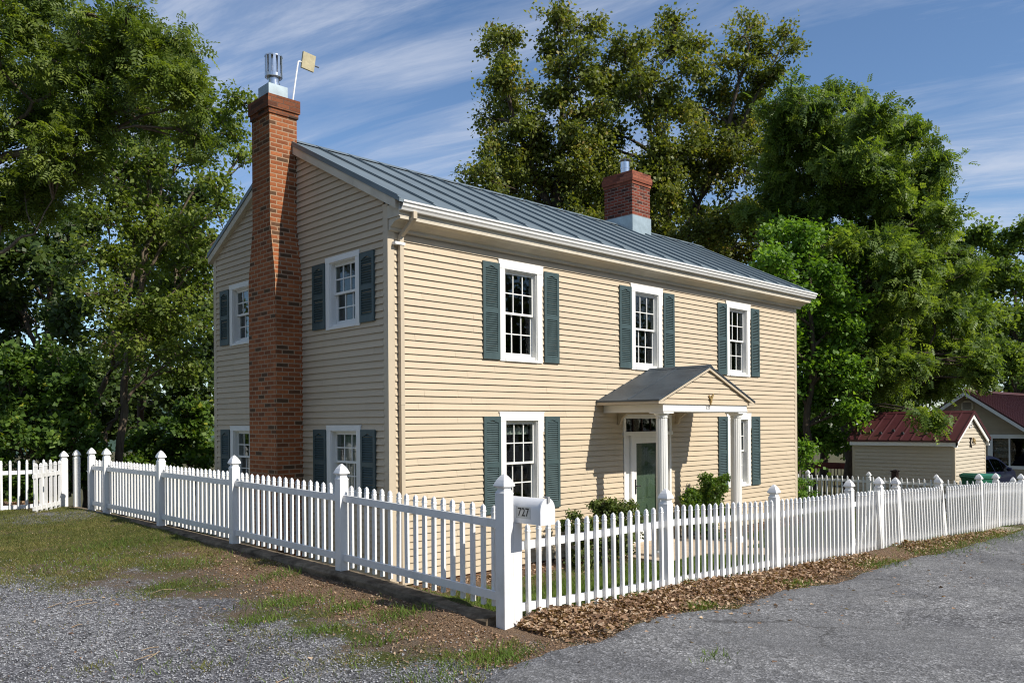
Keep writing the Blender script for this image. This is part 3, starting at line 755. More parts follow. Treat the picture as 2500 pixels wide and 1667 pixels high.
nm = text_mesh('727', .105, .0006); nm.transform(Matrix.Scale(.92, 4, (1, 0, 0))); link('number', nm, M['black'], mb_, Vector((mx-.0912, -4.435, mz+.098))-mb_.location, (math.pi/2, 0, -math.pi/2))
an = thing('antenna', 'small weathered cream panel antenna on a thin white pole above the chimney', 'antenna', (0.0, 2.66, 7.63))
m = MB(); m.tube([(-.02, 2.66, 7.60), (.04, 2.66, 8.0), (.098, 2.66, 8.36)], .014, 8); m.tube([(.098, 2.66, 8.36), (.13, 2.665, 8.375), (.20, 2.69, 8.38)], .014, 8); m.build('pole', M['vinyl'], an, smooth=True)
m = MB(); c_ = np.array((.285, 2.66, 8.41)); ax = np.array((.97, -.03, -.10)); ax /= np.linalg.norm(ax); up = np.array((.42, -.10, .90)); up -= ax*up.dot(ax); up /= np.linalg.norm(up); nn = np.cross(ax, up)
P = []
for sz in (-1, 1):
    for a, b_ in ((-1,-1),(1,-1),(1,1),(-1,1)): P.append(c_+ax*.115*a+nn*.022*b_+up*.135*sz)
m.hexa(P); m.build('antenna_panel', M['antbox'], an)
m = MB(); m.tube([c_+ax*.10+nn*-.0+up*-.02, c_+ax*.20+up*-.015], .016, 8); m.build('arm', M['steel'], an)
# eagle on the porch gable
eg = MB(); ey = pyf-.03; e0 = np.array((6.20, ey, 2.70))
def blade(pts, y0, y1):
    eg.prism([(e0[0]+x*.8, e0[2]+z*.8) for x, z in pts], 1, y0, y1)
blade([(-.025, -.07), (.02, -.075), (.035, -.02), (.03, .03), (.005, .05), (-.02, .02)], ey-.018, ey+.01)
blade([(.0, .04), (.03, .055), (.045, .045), (.03, .075), (.0, .075)], ey-.022, ey+.005)
blade([(.02, .0), (.07, .02), (.105, .09), (.115, .13), (.075, .11), (.05, .07), (.03, .05)], ey-.012, ey+.004)
blade([(-.015, .0), (-.05, .01), (-.075, .05), (-.085, .10), (-.055, .085), (-.03, .05)], ey-.014, ey+.006)
blade([(-.02, -.07), (-.035, -.135), (-.015, -.125), (.0, -.14), (.012, -.075)], ey-.012, ey+.006)
tag(eg.build('eagle_ornament', M['gold']), 'small tarnished gold eagle on the porch gable above the number', 'ornament')

# ================================================================== SHED
def seamroof(root, x0, x1, y0, y1, zeave, zridge, along, mat, pitch, seamw=.03, th=.05, name='roof'):
    """gable roof; ridge runs along 'along' axis"""
    m = MB()
    if along == 1:
        xc = (x0+x1)/2; m.prism([(x0, zeave), (xc, zridge), (x1, zeave), (x1, zeave-th), (xc, zridge-th), (x0, zeave-th)], 1, y0, y1)
    else:
        yc = (y0+y1)/2; m.prism([(y0, zeave), (yc, zridge), (y1, zeave), (y1, zeave-th), (yc, zridge-th), (y0, zeave-th)], 0, x0, x1)
    rf = m.build(name, mat, root); m = MB()
    a, b_ = (y0, y1) if along == 1 else (x0, x1); n = max(2, int(round((b_-a)/pitch)))
    for i in range(n+1):
        s = a+.012+(b_-a-.024)*i/n
        if along == 1:
            for xe, in ((x0,), (x1,)): m.bar((xe, s, zeave+.012), (xc, s, zridge+.012), seamw, .03)
        else:
            for ye_, in ((y0,), (y1,)): m.bar((s, ye_, zeave+.012), (s, yc, zridge+.012), seamw, .03)
    m.build('standing_seam', mat, rf); return rf
SX0, SX1, SY0, SY1 = 17.0, 19.58, -2.06, .68; SE, SRZ = 1.74, 2.50; SG = float(gz(18, -1))
shed = thing('shed', 'small cream siding shed with maroon seamed metal roof', 'shed', (18.3, -.7, SG))
sc_ = (SX0+SX1)/2; slp = (SRZ-SE)/(sc_-SX0+.12)
def slim(z):
    h = (SRZ-.06-z)/slp; return (max(SX0+.05, sc_-h), min(SX1-.05, sc_+h))
siding('wall', lambda s, d, z: (SX0-d, s, z), lambda z: (SY0+.05, SY1-.05), SG, SE-.05, [], M['shedsiding'], shed, seed=21, org=shed.location)
siding('wall', lambda s, d, z: (SX1+d, s, z), lambda z: (SY0+.05, SY1-.05), SG, SE-.05, [], M['shedsiding'], shed, seed=22, org=shed.location)
siding('wall', lambda s, d, z: (s, SY0-d, z), slim, SG, SRZ-.12, [], M['shedsiding'], shed, seed=23, org=shed.location)
siding('wall', lambda s, d, z: (s, SY1+d, z), slim, SG, SRZ-.12, [], M['shedsiding'], shed, seed=24, org=shed.location)
for x in (SX0, SX1):
    for y in (SY0, SY1):
        sx = 1 if x == SX0 else -1; sy = 1 if y == SY0 else -1
        m = MB(); m.box((x-sx*.018, y-sy*.018, SG), (x+sx*.06, y+sy*.06, SE-.06)); m.build('corner_board', M['creamtrim'], shed)
m = MB()
for yy in (SY0-.10,):
    for s in (-1, 1):
        m.prism([(sc_, SRZ-.055), (sc_+s*(sc_-SX0+.12), SE-.055), (sc_+s*(sc_-SX0+.12), SE-.165), (sc_, SRZ-.165)], 1, yy, yy+.03)
    m.box((SX0-.12, yy, SE-.19), (SX0-.03, SY0-.02, SE-.056)); m.box((SX1+.03, yy, SE-.19), (SX1+.12, SY0-.02, SE-.056))
m.box((SX0-.12, SY0-.02, SE-.16), (SX0-.09, SY1+.05, SE-.056))
m.build('trim_board', M['trim'], shed)
srf = seamroof(shed, SX0-.14, SX1+.14, SY0-.13, SY1+.12, SE-.005, SRZ+.02, 1, M['maroon'], .305)
m = MB(); m.prism([(sc_-.10, SRZ-.02), (sc_, SRZ+.05), (sc_+.10, SRZ-.02), (sc_, SRZ+.035)], 1, SY0-.135, SY1+.125); m.build('ridge_cap', M['maroon'], srf)
for i in range(9):
    m = MB(); y = SY0+.16+.305*i; x = SX0-.14+.22+(.14 if i % 2 else 0); z = SE+(x-SX0+.14)*slp+.03
    m.hexa([(x-.02, y-.05, z), (x+.05, y-.05, z+.03), (x+.05, y+.05, z+.03), (x-.02, y+.05, z), (x-.01, y-.02, z+.07), (x+.03, y-.02, z+.08), (x+.03, y+.02, z+.08), (x-.01, y+.02, z+.07)])
    m.build('snow_guard', M['black'], srf)
m = MB(); m.box((sc_-.10, SY0-.030, 2.06), (sc_+.10, SY0-.014, 2.33)); vt = m.build('vent', M['trim'], shed)
m = MB()
for i in range(5): m.box((sc_-.07, SY0-.034, 2.09+.045*i), (sc_+.07, SY0-.0305, 2.11+.045*i))
m.build('slat', M['black'], vt)
m = MB(); yk = SY0-.024; x, z = sc_-.08, 1.66
m.bar((x, yk, z-.13), (x, yk, z+.13), .02, .028, (0, 1, 0)); m.bar((x+.015, yk, z), (x+.11, yk, z+.12), .02, .026, (0, 1, 0)); m.bar((x+.03, yk, z+.02), (x+.12, yk, z-.14), .02, .026, (0, 1, 0))
for px_, pz_ in ((0, .13), (0, -.13), (.11, .12), (.12, -.14)): m.box((x+px_-.025, yk-.011, z+pz_-.009), (x+px_+.025, yk+.009, z+pz_+.009))
tag(m.build('wall_letter', M['black']), 'black letter K on the lit end wall of the shed', 'letter')
m = MB(); x, z = sc_+.20, 1.70
m.lathe((0, 0, 0), [(.005, -.05), (.035, -.03), (.045, 0), (.03, .035), (.005, .05)], 12)
me = m.mesh('bird', smooth=True); me.transform(Matrix.Translation((x, SY0-.05, z)) @ Matrix.Rotation(R_(55), 4, 'Y') @ Matrix.Diagonal((1, .8, 1.5, 1)))
bo = tag(link('bird_ornament', me, M['gold']), 'small tan bird ornament beside the letter K on the shed', 'ornament')
m = MB(); m.lathe((x-.075, SY0-.05, z+.055), [(.004, -.028), (.026, -.01), (.026, .012), (.004, .028)], 10); m.build('head', M['gold'], bo, org=(0, 0, 0), smooth=True)
m = MB(); m.prism([(x+.03, z-.02), (x+.13, z-.085), (x+.115, z-.10), (x+.01, z-.05)], 1, SY0-.06, SY0-.035); m.build('tail', M['gold'], bo, org=(0, 0, 0))

# ================================================================== NEIGHBOUR'S HOUSE, CAR, BINS, SMALL THINGS
GX, GY, GH = 28.0, .95, 3.2; GR = 3.42; GS = .70; GG = float(gz(30, 0))-.1
gh = thing('house', 'tan house with maroon ribbed metal roof behind the shed and car', 'house', (30, GY, GG))
siding('wall', lambda s, d, z: (GX-d, s, z), lambda z: (max(GY-GH, GY-(GR-.10-z)/GS), min(GY+GH, GY+(GR-.10-z)/GS)), GG, GR-.15, [(-1.05, .08, .55, 1.58)], M['garsiding'], gh, seed=31, org=gh.location)
m = MB(); m.box((GX+.02, GY-GH+.02, GG), (GX+9, GY-GH+.1, GR-GS*GH-.1)); m.box((GX+.02, GY+GH-.1, GG), (GX+9, GY+GH-.02, GR-GS*GH-.1)); m.box((GX+8.9, GY-GH+.1, GG), (GX+9, GY+GH-.1, 1)); m.build('back_wall', M['garsiding'], gh)
m = MB(); m.box((GX+1.4, GY-GH+.1, GG), (GX+1.5, GY+GH-.1, 1.9)); m.build('interior_wall', M['darkbrown'], gh)
grf = seamroof(gh, GX-.35, GX+9.3, GY-GH-.35, GY+GH+.35, GR-GS*(GH+.35), GR, 0, M['maroon'], .23, .03)
m = MB(); m.prism([(GY-.16, GR-.06), (GY, GR+.05), (GY+.16, GR-.06), (GY, GR+.03)], 0, GX-.36, GX+9.3); m.build('ridge_cap', M['maroon'], grf)
m = MB()
for s in (-1, 1): m.prism([(GY, GR-.052), (GY+s*(GH+.34), GR-.052-GS*(GH+.34)), (GY+s*(GH+.34), GR-.19-GS*(GH+.34)), (GY, GR-.19)], 0, GX-.35, GX-.31)
m.build('rake_board', M['trim'], gh)
m = MB(); m.rings([[(GX-.05, GY+.24*math.cos(R_(22.5+45*i)), 2.82+.24*math.sin(R_(22.5+45*i))) for i in range(8)], [(GX-.014, GY+.24*math.cos(R_(22.5+45*i)), 2.82+.24*math.sin(R_(22.5+45*i))) for i in range(8)]])
vt = m.build('vent', M['creamtrim'], gh)
m = MB()
for i in range(7): m.box((GX-.062, GY-.15, 2.69+.04*i), (GX-.0505, GY+.15, 2.705+.04*i))
m.build('slat', M['darkbrown'], vt)
m = MB(); wy0, wy1, wz0, wz1 = -1.05, .08, .55, 1.58
m.box((GX-.04, wy0-.12, wz0-.12), (GX+.02, wy0, wz1+.15)); m.box((GX-.04, wy1, wz0-.12), (GX+.02, wy1+.16, wz1+.15)); m.box((GX-.04, wy0, wz1), (GX+.02, wy1, wz1+.15)); m.box((GX-.04, wy0, wz0-.12), (GX+.02, wy1, wz0)); m.box((GX-.02, -.51, wz0), (GX+.02, -.46, wz1))
gw = m.build('window', M['trim'], gh)
m = MB(); m.box((GX+.005, wy0, wz0), (GX+.01, wy1, wz1)); m.build('pane', M['glass'], gw)
m = MB()
for i in range(16): m.box((GX+.06, -.44, wz0+.3+.045*i), (GX+.075, .06, wz0+.318+.045*i))
m.build('blind', M['numgrey'], gw)

# car, nose to the right
car = thing('car', 'dark blue hatchback car parked behind the shed', 'car', (21.25, -.62, float(gz(23, -.6))), 0)
xs_ = np.linspace(0, 4.25, 60)
top = np.interp(xs_, [0, .06, .18, .45, .95, 1.6, 2.2, 2.65, 3.25, 3.7, 4.05, 4.2, 4.25], [.80, .92, 1.05, 1.36, 1.47, 1.50, 1.47, 1.36, 1.06, .97, .86, .74, .60])
top = np.convolve(np.pad(top, 2, 'edge'), np.ones(5)/5, 'valid')
hw = np.interp(xs_, [0, .1, .4, 1, 3.3, 3.9, 4.15, 4.25], [.66, .76, .84, .87, .87, .82, .70, .58])
belt = np.interp(xs_, [0, .3, 2.2, 3.2, 4.25], [.98, 1.0, .95, .90, .70])
def carring(i):
    w, zt = hw[i], top[i]; zb = min(belt[i], zt-.04); k = np.clip((zt-.98)/.5, 0, 1); wt = w*(.93-.25*k)
    pts = [(-w*.92, .20), (-w, .35), (-w, .62), (-w*.975, zb), (-wt-.02, zt-.03), (-wt+.05, zt)]
    pts = pts+[(-a, b_) for a, b_ in reversed(pts)]
    return [(xs_[i], a, b_) for a, b_ in pts]
m = MB(); m.rings([carring(i) for i in range(len(xs_))]); m.build('body', M['car'], car, org=(0, 0, 0), smooth=True)
def carpt(x, y_side, z):
    i = int(np.clip(np.searchsorted(xs_, x), 1, len(xs_)-1)); w, zt = np.interp(x, xs_, hw), np.interp(x, xs_, top); zb = min(np.interp(x, xs_, belt), zt-.04)
    k = np.clip((zt-.98)/.5, 0, 1); wt = w*(.93-.25*k)+.02; t = np.clip((z-zb)/max(zt-.03-zb, .01), 0, 1)
    return (x, y_side*(w*.975+(wt-w*.975)*t+.006), z)
for sd_ in (-1, 1):
    for xa, xb, nm_ in ((.62, 1.42, 'side_window'), (1.50, 2.42, 'side_window'), (2.46, 2.92, 'side_window')):
        m = MB(); n = 8; V = []
        for i in range(n+1):
            x = xa+(xb-xa)*i/n; zt = np.interp(x, xs_, top)-.10; zb = np.interp(x, xs_, belt)+.02; zt = max(zt, zb+.01)
            V += [carpt(x, sd_, zb), carpt(x, sd_, zt)]
        m.add(V, [(2*i, 2*i+2, 2*i+3, 2*i+1) for i in range(n)]); m.build(nm_, M['carglass'], car, org=(0, 0, 0))
    m = MB(); m.lathe((0, 0, 0), [(.02, -.09), (.075, -.06), (.085, 0), (.07, .05), (.02, .07)], 12); me = m.mesh('m', smooth=True)
    me.transform(Matrix.Translation((2.50, sd_*.98, 1.03)) @ Matrix.Rotation(math.pi/2, 4, 'X') @ Matrix.Diagonal((.9, .75, 1.1, 1))); link('mirror', me, M['car'], car)
    m = MB(); m.box((1.62, sd_*.875, .80), (1.82, sd_*.905, .83)); m.build('handle', M['steel'], car, org=(0, 0, 0))
    for xw in (.75, 3.35):
        m = MB(); m.lathe((0, 0, 0), [(.20, -.09), (.29, -.095), (.315, -.07), (.315, .07), (.29, .095), (.20, .09)], 28); me = m.mesh('t', smooth=True); me.transform(Matrix.Translation((xw, sd_*.80, .315)) @ Matrix.Rotation(math.pi/2, 4, 'X')); w_ = link('wheel', me, M['rubber'], car)
        m = MB(); m.lathe((0, 0, 0), [(.02, -.098), (.20, -.092), (.20, .092), (.02, .098)], 10); me = m.mesh('r'); me.transform(Matrix.Translation((xw, sd_*.80, .315)) @ Matrix.Rotation(math.pi/2, 4, 'X')); link('rim', me, M['galv'], w_)
m = MB(); n = 8; V = []
for i in range(n+1):
    x = 2.42+(3.10-2.42)*i/n; zt = np.interp(x, xs_, top)+.008; w = np.interp(x, xs_, hw); k = np.clip((zt-.98)/.5, 0, 1); wt = w*(.93-.25*k)-.04
    V += [(x, -wt, zt-.012), (x, -wt*.4, zt), (x, wt*.4, zt), (x, wt, zt-.012)]
m.add(V, [(4*i+j, 4*i+j+1, 4*i+j+5, 4*i+j+4) for i in range(n) for j in range(3)]); m.build('windscreen', M['carglass'], car, org=(0, 0, 0))
# wheeled bins
def wheelie(loc, rz, label):
    b_ = thing('wheeled_bin', label, 'bin', loc, rz, 'green bins by the shed')
    m = MB(); m.rings([[(-.20, -.24, .04), (.20, -.24, .04), (.20, .22, .04), (-.20, .22, .04)], [(-.27, -.31, .95), (.27, -.31, .95), (.27, .30, .95), (-.27, .30, .95)], [(-.29, -.33, .96), (.29, -.33, .96), (.29, .32, .96), (-.29, .32, .96)], [(-.29, -.33, 1.0), (.29, -.33, 1.0), (.29, .32, 1.0), (-.29, .32, 1.0)]]); m.build('bin_body', M['bin'], b_, org=(0, 0, 0))
    m = MB(); m.rings([[(-.30, -.36, 1.002), (.30, -.36, 1.002), (.30, .33, 1.002), (-.30, .33, 1.002)], [(-.30, -.36, 1.03), (.30, -.36, 1.03), (.30, .33, 1.05), (-.30, .33, 1.05)], [(-.22, -.28, 1.075), (.22, -.28, 1.075), (.22, .28, 1.10), (-.22, .28, 1.10)]]); m.build('lid', M['binlid'], b_, org=(0, 0, 0))
    m = MB(); m.tube([(-.24, .38, 1.0), (.24, .38, 1.0)], .016, 8); m.tube([(-.24, .30, .97), (-.24, .38, 1.0)], .016, 6); m.tube([(.24, .30, .97), (.24, .38, 1.0)], .016, 6); m.build('handle', M['bin'], b_, org=(0, 0, 0))
    for s in (-1, 1):
        m = MB(); m.lathe((0, 0, 0), [(.03, -.03), (.10, -.03), (.10, .03), (.03, .03)], 16); me = m.mesh('w', smooth=True); me.transform(Matrix.Translation((s*.24, .25, .10)) @ Matrix.Rotation(math.pi/2, 4, 'Y')); link('wheel', me, M['rubber'], b_)
    return b_
for (x, y, rz, lb_) in ((17.05, -2.62, R_(68), 'green wheeled bin nearest the corner of the shed'), (17.85, -2.58, R_(98), 'green wheeled bin further along toward the blue car')):
    wheelie((x, y, float(gz(x, y))), rz, lb_)
m = MB(); p = at(2185, 1165, 22.0); m.box((p[0]-.07, p[1]-.07, float(gz(p[0], p[1]))-.1), (p[0]+.07, p[1]+.07, at(2185, 1148, 22.0)[2]-.03)); m.sqlathe((p[0], p[1], at(2185, 1148, 22.0)[2]-.03), [(.09, 0), (.09, .02), (.02, .05)]); tag(m.build('wooden_post', M['darkbrown']), 'dark brown wooden post against the long shaded shed wall', 'post')
m = MB(); p = at(2337, 1165, 22.3); zt = at(2337, 1156, 22.3)[2]; m.lathe((p[0], p[1], 0), [(.055, float(gz(p[0], p[1]))-.05), (.055, zt-.02), (.075, zt-.018), (.075, zt), (.04, zt+.01)], 14); tag(m.build('iron_pipe', M['rust'], smooth=True), 'rust brown pipe standing at the front corner of the shed', 'pipe')
# dark red board fence in the trees
rf_ = thing('board_fence', 'dark red board fence under the trees left of the shed', 'fence', tuple(at(2030, 1180, 30)))
pa, pb = at(1935, 1180, 30), at(2140, 1180, 28)
m = MB(); n = 26
for i in range(n):
    p = pa+(pb-pa)*i/(n-1); q = pa+(pb-pa)*(i+.72)/(n-1); g = float(gz(p[0], p[1])); m.box((p[0], p[1], g), (q[0], p[1]+.03, .62+.02*math.sin(i*2.2)))
m.build('board', M['darkbrown'], rf_); m = MB(); m.bar((pa[0], pa[1]-.03, .70), (pb[0], pb[1]-.03, .70), .05, .22); m.build('rail', M['redwood'], rf_)
# ================================================================== GROUND, ROAD, PATHS
def vnoise(x, y, s, seed=0):
    x = np.asarray(x, float)*s+seed*17.3; y = np.asarray(y, float)*s+seed*9.1
    xi = np.floor(x); yi = np.floor(y); fx = x-xi; fy = y-yi; fx = fx*fx*(3-2*fx); fy = fy*fy*(3-2*fy)
    def h(a, b_): 
        v = np.sin(a*127.1+b_*311.7)*43758.5453; return v-np.floor(v)
    return (h(xi, yi)*(1-fx)+h(xi+1, yi)*fx)*(1-fy)+(h(xi, yi+1)*(1-fx)+h(xi+1, yi+1)*fx)*fy
def fbm(x, y, s, seed=0): return .5*vnoise(x, y, s, seed)+.3*vnoise(x, y, s*2.1, seed+1)+.2*vnoise(x, y, s*4.3, seed+2)
def mound(x, y):
    x = np.asarray(x, float); y = np.asarray(y, float)
    a = sm(-1.9, -1.2, x)*(1-sm(8, 13, x)); k = .35+.9*vnoise(x, y*0, 1.1, 3)
    return a*.075*k*np.exp(-((y+4.36)/.19)**2)*(.6+.8*vnoise(x, y, 7, 5)) + .035*np.exp(-((y+4.28)/.12)**2)*np.exp(-((x-.9)/.5)**2)
def gm(x, y): return gz(x, y)+mound(x, y)+np.where((np.asarray(x) < -1.6), .055*np.exp(-((np.asarray(x)+1.9)/.28)**2)*(.5+vnoise(x, y, 1.7, 15)), 0)*sm(-4.4, -3.6, y)*(1-sm(7, 8.4, y))
RE_X = [-400, -14, -9, -5, -2.97, -2.67, -2.35, -2.11, -1.76, -1.51, -1.15, -.59, -.13, .27, .58, 1.32, 2.02, 2.59, 2.98, 3.91, 4.98, 6.3, 7.07, 9.97, 13.4, 30, 400]
RE_Y = [-9, -9, -7.2, -5.9, -5.2, -5.08, -5.03, -5.01, -5.05, -5.12, -5.0, -4.9, -4.84, -4.97, -5.18, -5.02, -4.91, -4.96, -5.12, -5.02, -4.9, -4.76, -4.89, -4.77, -4.6, -4.4, -4.4]
def redge(x): return np.interp(x, RE_X, RE_Y)+.10*(fbm(x, np.asarray(x)*0, 2.3, 4)-.5)+.05*(vnoise(x, np.asarray(x)*0, 9, 2)-.5)
def axis(a, b_, st, far, grow=1.16):
    v = list(np.arange(a, b_, st)); d = st; x = v[-1]
    while x < far: d *= grow; x += d; v.append(x)
    d = st; x = v[0]; w = []
    while x > -far: d *= grow; x -= d; w.append(x)
    return np.array(w[::-1]+v)
gx_ = axis(-8, 17, .11, 420); gy_ = axis(-10.5, 11, .11, 420)
XX, YY = np.meshgrid(gx_, gy_); ZZ = gm(XX, YY)
nx, ny = len(gx_), len(gy_)
V = np.stack([XX, YY, ZZ], -1).reshape(-1, 3)
ii = (np.arange(ny-1)[:, None]*nx+np.arange(nx-1)[None]).ravel(); F = np.stack([ii, ii+1, ii+nx+1, ii+nx], 1)
# ---- what covers the ground where
x, y = V[:, 0], V[:, 1]
xb = np.interp(y, [-8, -5.13, -4.5, -3.6, -2.6, -1.6, -.5, .7, 2, 4, 8], [-2.6, -3.06, -3.35, -3.6, -3.9, -4.05, -4.0, -4.5, -5.2, -5.6, -6.0])
inside = (x > -1.75) & (y > -4.12)
mg = 1-sm(-.6, 1.5, x-xb+1.9*(fbm(x, y, 1.3, 11)-.5)+.9*(vnoise(x, y, 4.5, 13)-.5)); mg = np.where(y > 1.5, mg*(1-.25*sm(1.5, 3, y)), mg)
mg = np.maximum(mg, .9*np.exp(-((x+2.7)/1.5)**2-((y-6.7)/.9)**2))
mg = np.where(y < redge(x)-.1, 1, mg); mg = np.where(inside, 0, mg)
litter = np.maximum(sm(-5.1, -4.6, y)*(1-sm(-4.2, -4.0, y))*sm(-3.2, -1.7, x)*(1-.75*sm(4, 10, x)), .95*sm(-3.1, -2.2, x)*(1-sm(-.2, 4.5, y))*(x < -1.75))
litter = np.maximum(litter*(.55+.9*fbm(x, y, 2.5, 21)), .9*sm(8.3, 9.2, y)*(1-inside)); litter = np.where(inside, .9*sm(-1.5, -.9, y)*(1-sm(0, .3, y))*(1-sm(12, 12.5, x)), litter)
grass = np.where(inside, 1-litter, sm(.25, .75, fbm(x, y, 1.6, 31)+.16*sm(-2, 3, y)-.2*litter)*.85)
grass = np.where((y > 8.6), .25, grass); grass = np.where(x > 14.7, .5, grass)
mcol = np.stack([mg, grass, litter, np.ones_like(mg)], 1).clip(0, 1)
m, nt, b = newmat('ground_cover'); co = objco(nt)
at_ = N(nt, 'ShaderNodeAttribute', attribute_name='cover'); sp = N(nt, 'ShaderNodeSeparateColor'); L(nt, at_.outputs['Color'], sp.inputs[0])
def gravelnodes(nt, co, base=(.19, .19, .197), lo=.30, hi=2.4):
    v = N(nt, 'ShaderNodeTexVoronoi'); v.inputs['Scale'].default_value = 62; L(nt, co, v.inputs['Vector'])
    v2 = N(nt, 'ShaderNodeTexVoronoi'); v2.inputs['Scale'].default_value = 24; L(nt, co, v2.inputs['Vector'])
    s1 = N(nt, 'ShaderNodeSeparateColor'); L(nt, v.outputs['Color'], s1.inputs[0]); s2 = N(nt, 'ShaderNodeSeparateColor'); L(nt, v2.outputs['Color'], s2.inputs[0])
    bb = base; r1 = ramp(nt, [(0, tuple(k*lo for k in bb)), (.45, tuple(k*.85 for k in bb)), (.85, tuple(k*1.3 for k in bb)), (.95, tuple(k*hi for k in bb))]); L(nt, s1.outputs[0], r1.inputs[0])
    r2 = ramp(nt, [(0, (.62, .62, .62)), (1, (1.25, 1.25, 1.25))]); L(nt, s2.outputs[1], r2.inputs[0])
    n = noise(nt, co, .9, 5, .6); r3 = ramp(nt, [(.3, (.72, .72, .74)), (.7, (1.18, 1.17, 1.15))]); L(nt, n.outputs['Fac'], r3.inputs[0])
    c = mixc(nt, 1, r1.outputs[0], r2.outputs[0], 'MULTIPLY'); c = mixc(nt, 1, c, r3.outputs[0], 'MULTIPLY')
    return c, v.outputs['Distance']
gc, gd = gravelnodes(nt, co)
n1 = noise(nt, co, 6, 8, .75); n2 = noise(nt, co, 26, 6, .75); n3 = noise(nt, co, 70, 4, .8)
dirt = ramp(nt, [(.3, (.045, .032, .021)), (.48, (.105, .078, .053)), (.62, (.19, .15, .11)), (.75, (.30, .26, .22))]); L(nt, n3.outputs['Fac'], dirt.inputs[0])
gr = ramp(nt, [(.3, (.030, .042, .010)), (.55, (.075, .088, .022)), (.8, (.15, .14, .05))]); L(nt, n3.outputs['Fac'], gr.inputs[0])
lt = ramp(nt, [(.3, (.055, .033, .020)), (.5, (.155, .100, .062)), (.72, (.34, .25, .165))]); L(nt, n3.outputs['Fac'], lt.inputs[0])
def thr(mask, nz, w=.16):
    s = math_(nt, 'SUBTRACT', math_(nt, 'ADD', mask, math_(nt, 'MULTIPLY', math_(nt, 'SUBTRACT', nz, .5), 2.0)), .5)
    return math_(nt, 'ADD', math_(nt, 'DIVIDE', s, w), .5, True)
c = mixc(nt, thr(sp.outputs[1], n1.outputs['Fac'], .3), dirt.outputs[0], gr.outputs[0])
c = mixc(nt, thr(sp.outputs[2], n1.outputs['Fac'], .3), c, lt.outputs[0])
c = mixc(nt, thr(sp.outputs[0], n2.outputs['Fac'], .25), c, gc)
L(nt, c, b.inputs['Base Color']); b.inputs['Roughness'].default_value = .95; b.inputs['Specular IOR Level'].default_value = .15
bump(nt, b, math_(nt, 'ADD', gd, math_(nt, 'MULTIPLY', n3.outputs['Fac'], .8)), .8, .014)
M['ground'] = m
g = rawmesh('ground', V, F, M['ground'], smooth=True); tag(g, kind='structure')
ca = g.data.attributes.new('cover', 'FLOAT_COLOR', 'POINT'); ca.data.foreach_set('color', mcol.astype(np.float32).ravel())
# road
rx = np.concatenate([-np.geomspace(3, 300, 40)[::-1]-1, np.arange(-3.9, 20, .06), np.geomspace(1, 300, 40)+20])
rt = np.concatenate([[0, .012, .03], np.linspace(.06, 1, 60)])
e = redge(rx); Yr = e[None]+(-26-e[None])*rt[:, None]**1.3; Xr = np.repeat(rx[None], len(rt), 0)
Zr = gz(Xr, Yr)+np.where(rt[:, None] < .005, -.02, .012+.0*Yr)+.010*(fbm(Xr, Yr, .8, 44)-.5)
V = np.stack([Xr, Yr, Zr], -1).reshape(-1, 3); nx = len(rx); ny = len(rt)
ii = (np.arange(ny-1)[:, None]*nx+np.arange(nx-1)[None]).ravel(); F = np.stack([ii, ii+nx, ii+nx+1, ii+1], 1)
m, nt, b = newmat('worn_chip_seal'); co = objco(nt); gc, gd = gravelnodes(nt, co, (.21, .21, .212), .5, 2.0)
n1 = noise(nt, co, 1.3, 7, .7); r = ramp(nt, [(.35, (.74, .74, .75)), (.65, (1.12, 1.12, 1.11))]); L(nt, n1.outputs['Fac'], r.inputs[0]); c = mixc(nt, 1, gc, r.outputs[0], 'MULTIPLY')
fine = ramp(nt, [(.4, (0, 0, 0)), (.62, (.55, .55, .55))]); n4 = noise(nt, co, .55, 5, .6); L(nt, n4.outputs['Fac'], fine.inputs[0]); c = mixc(nt, fine.outputs[0], c, (.165, .165, .165))
vc = N(nt, 'ShaderNodeTexVoronoi', feature='DISTANCE_TO_EDGE'); vc.inputs['Scale'].default_value = .8
wn = noise(nt, co, 2.5, 5, .7); ad = N(nt, 'ShaderNodeVectorMath', operation='MULTIPLY_ADD'); L(nt, wn.outputs['Color'], ad.inputs[0]); ad.inputs[1].default_value = (.5, .5, 0); L(nt, co, ad.inputs[2]); L(nt, ad.outputs[0], vc.inputs['Vector'])
cr = ramp(nt, [(0, (.6, .6, .6)), (.007, (.4, .4, .4)), (.015, (0, 0, 0))]); L(nt, vc.outputs['Distance'], cr.inputs[0])
gate_ = ramp(nt, [(.42, (0, 0, 0)), (.55, (1, 1, 1))]); L(nt, noise(nt, co, .35, 3, .5).outputs['Fac'], gate_.inputs[0])
c = mixc(nt, mixc(nt, 1, cr.outputs[0], gate_.outputs[0], 'MULTIPLY'), c, (.035, .033, .03))
L(nt, c, b.inputs['Base Color']); b.inputs['Roughness'].default_value = .92; b.inputs['Specular IOR Level'].default_value = .15; bump(nt, b, gd, .6, .010)
rd = rawmesh('road', V, F, m, smooth=True); tag(rd, kind='structure')
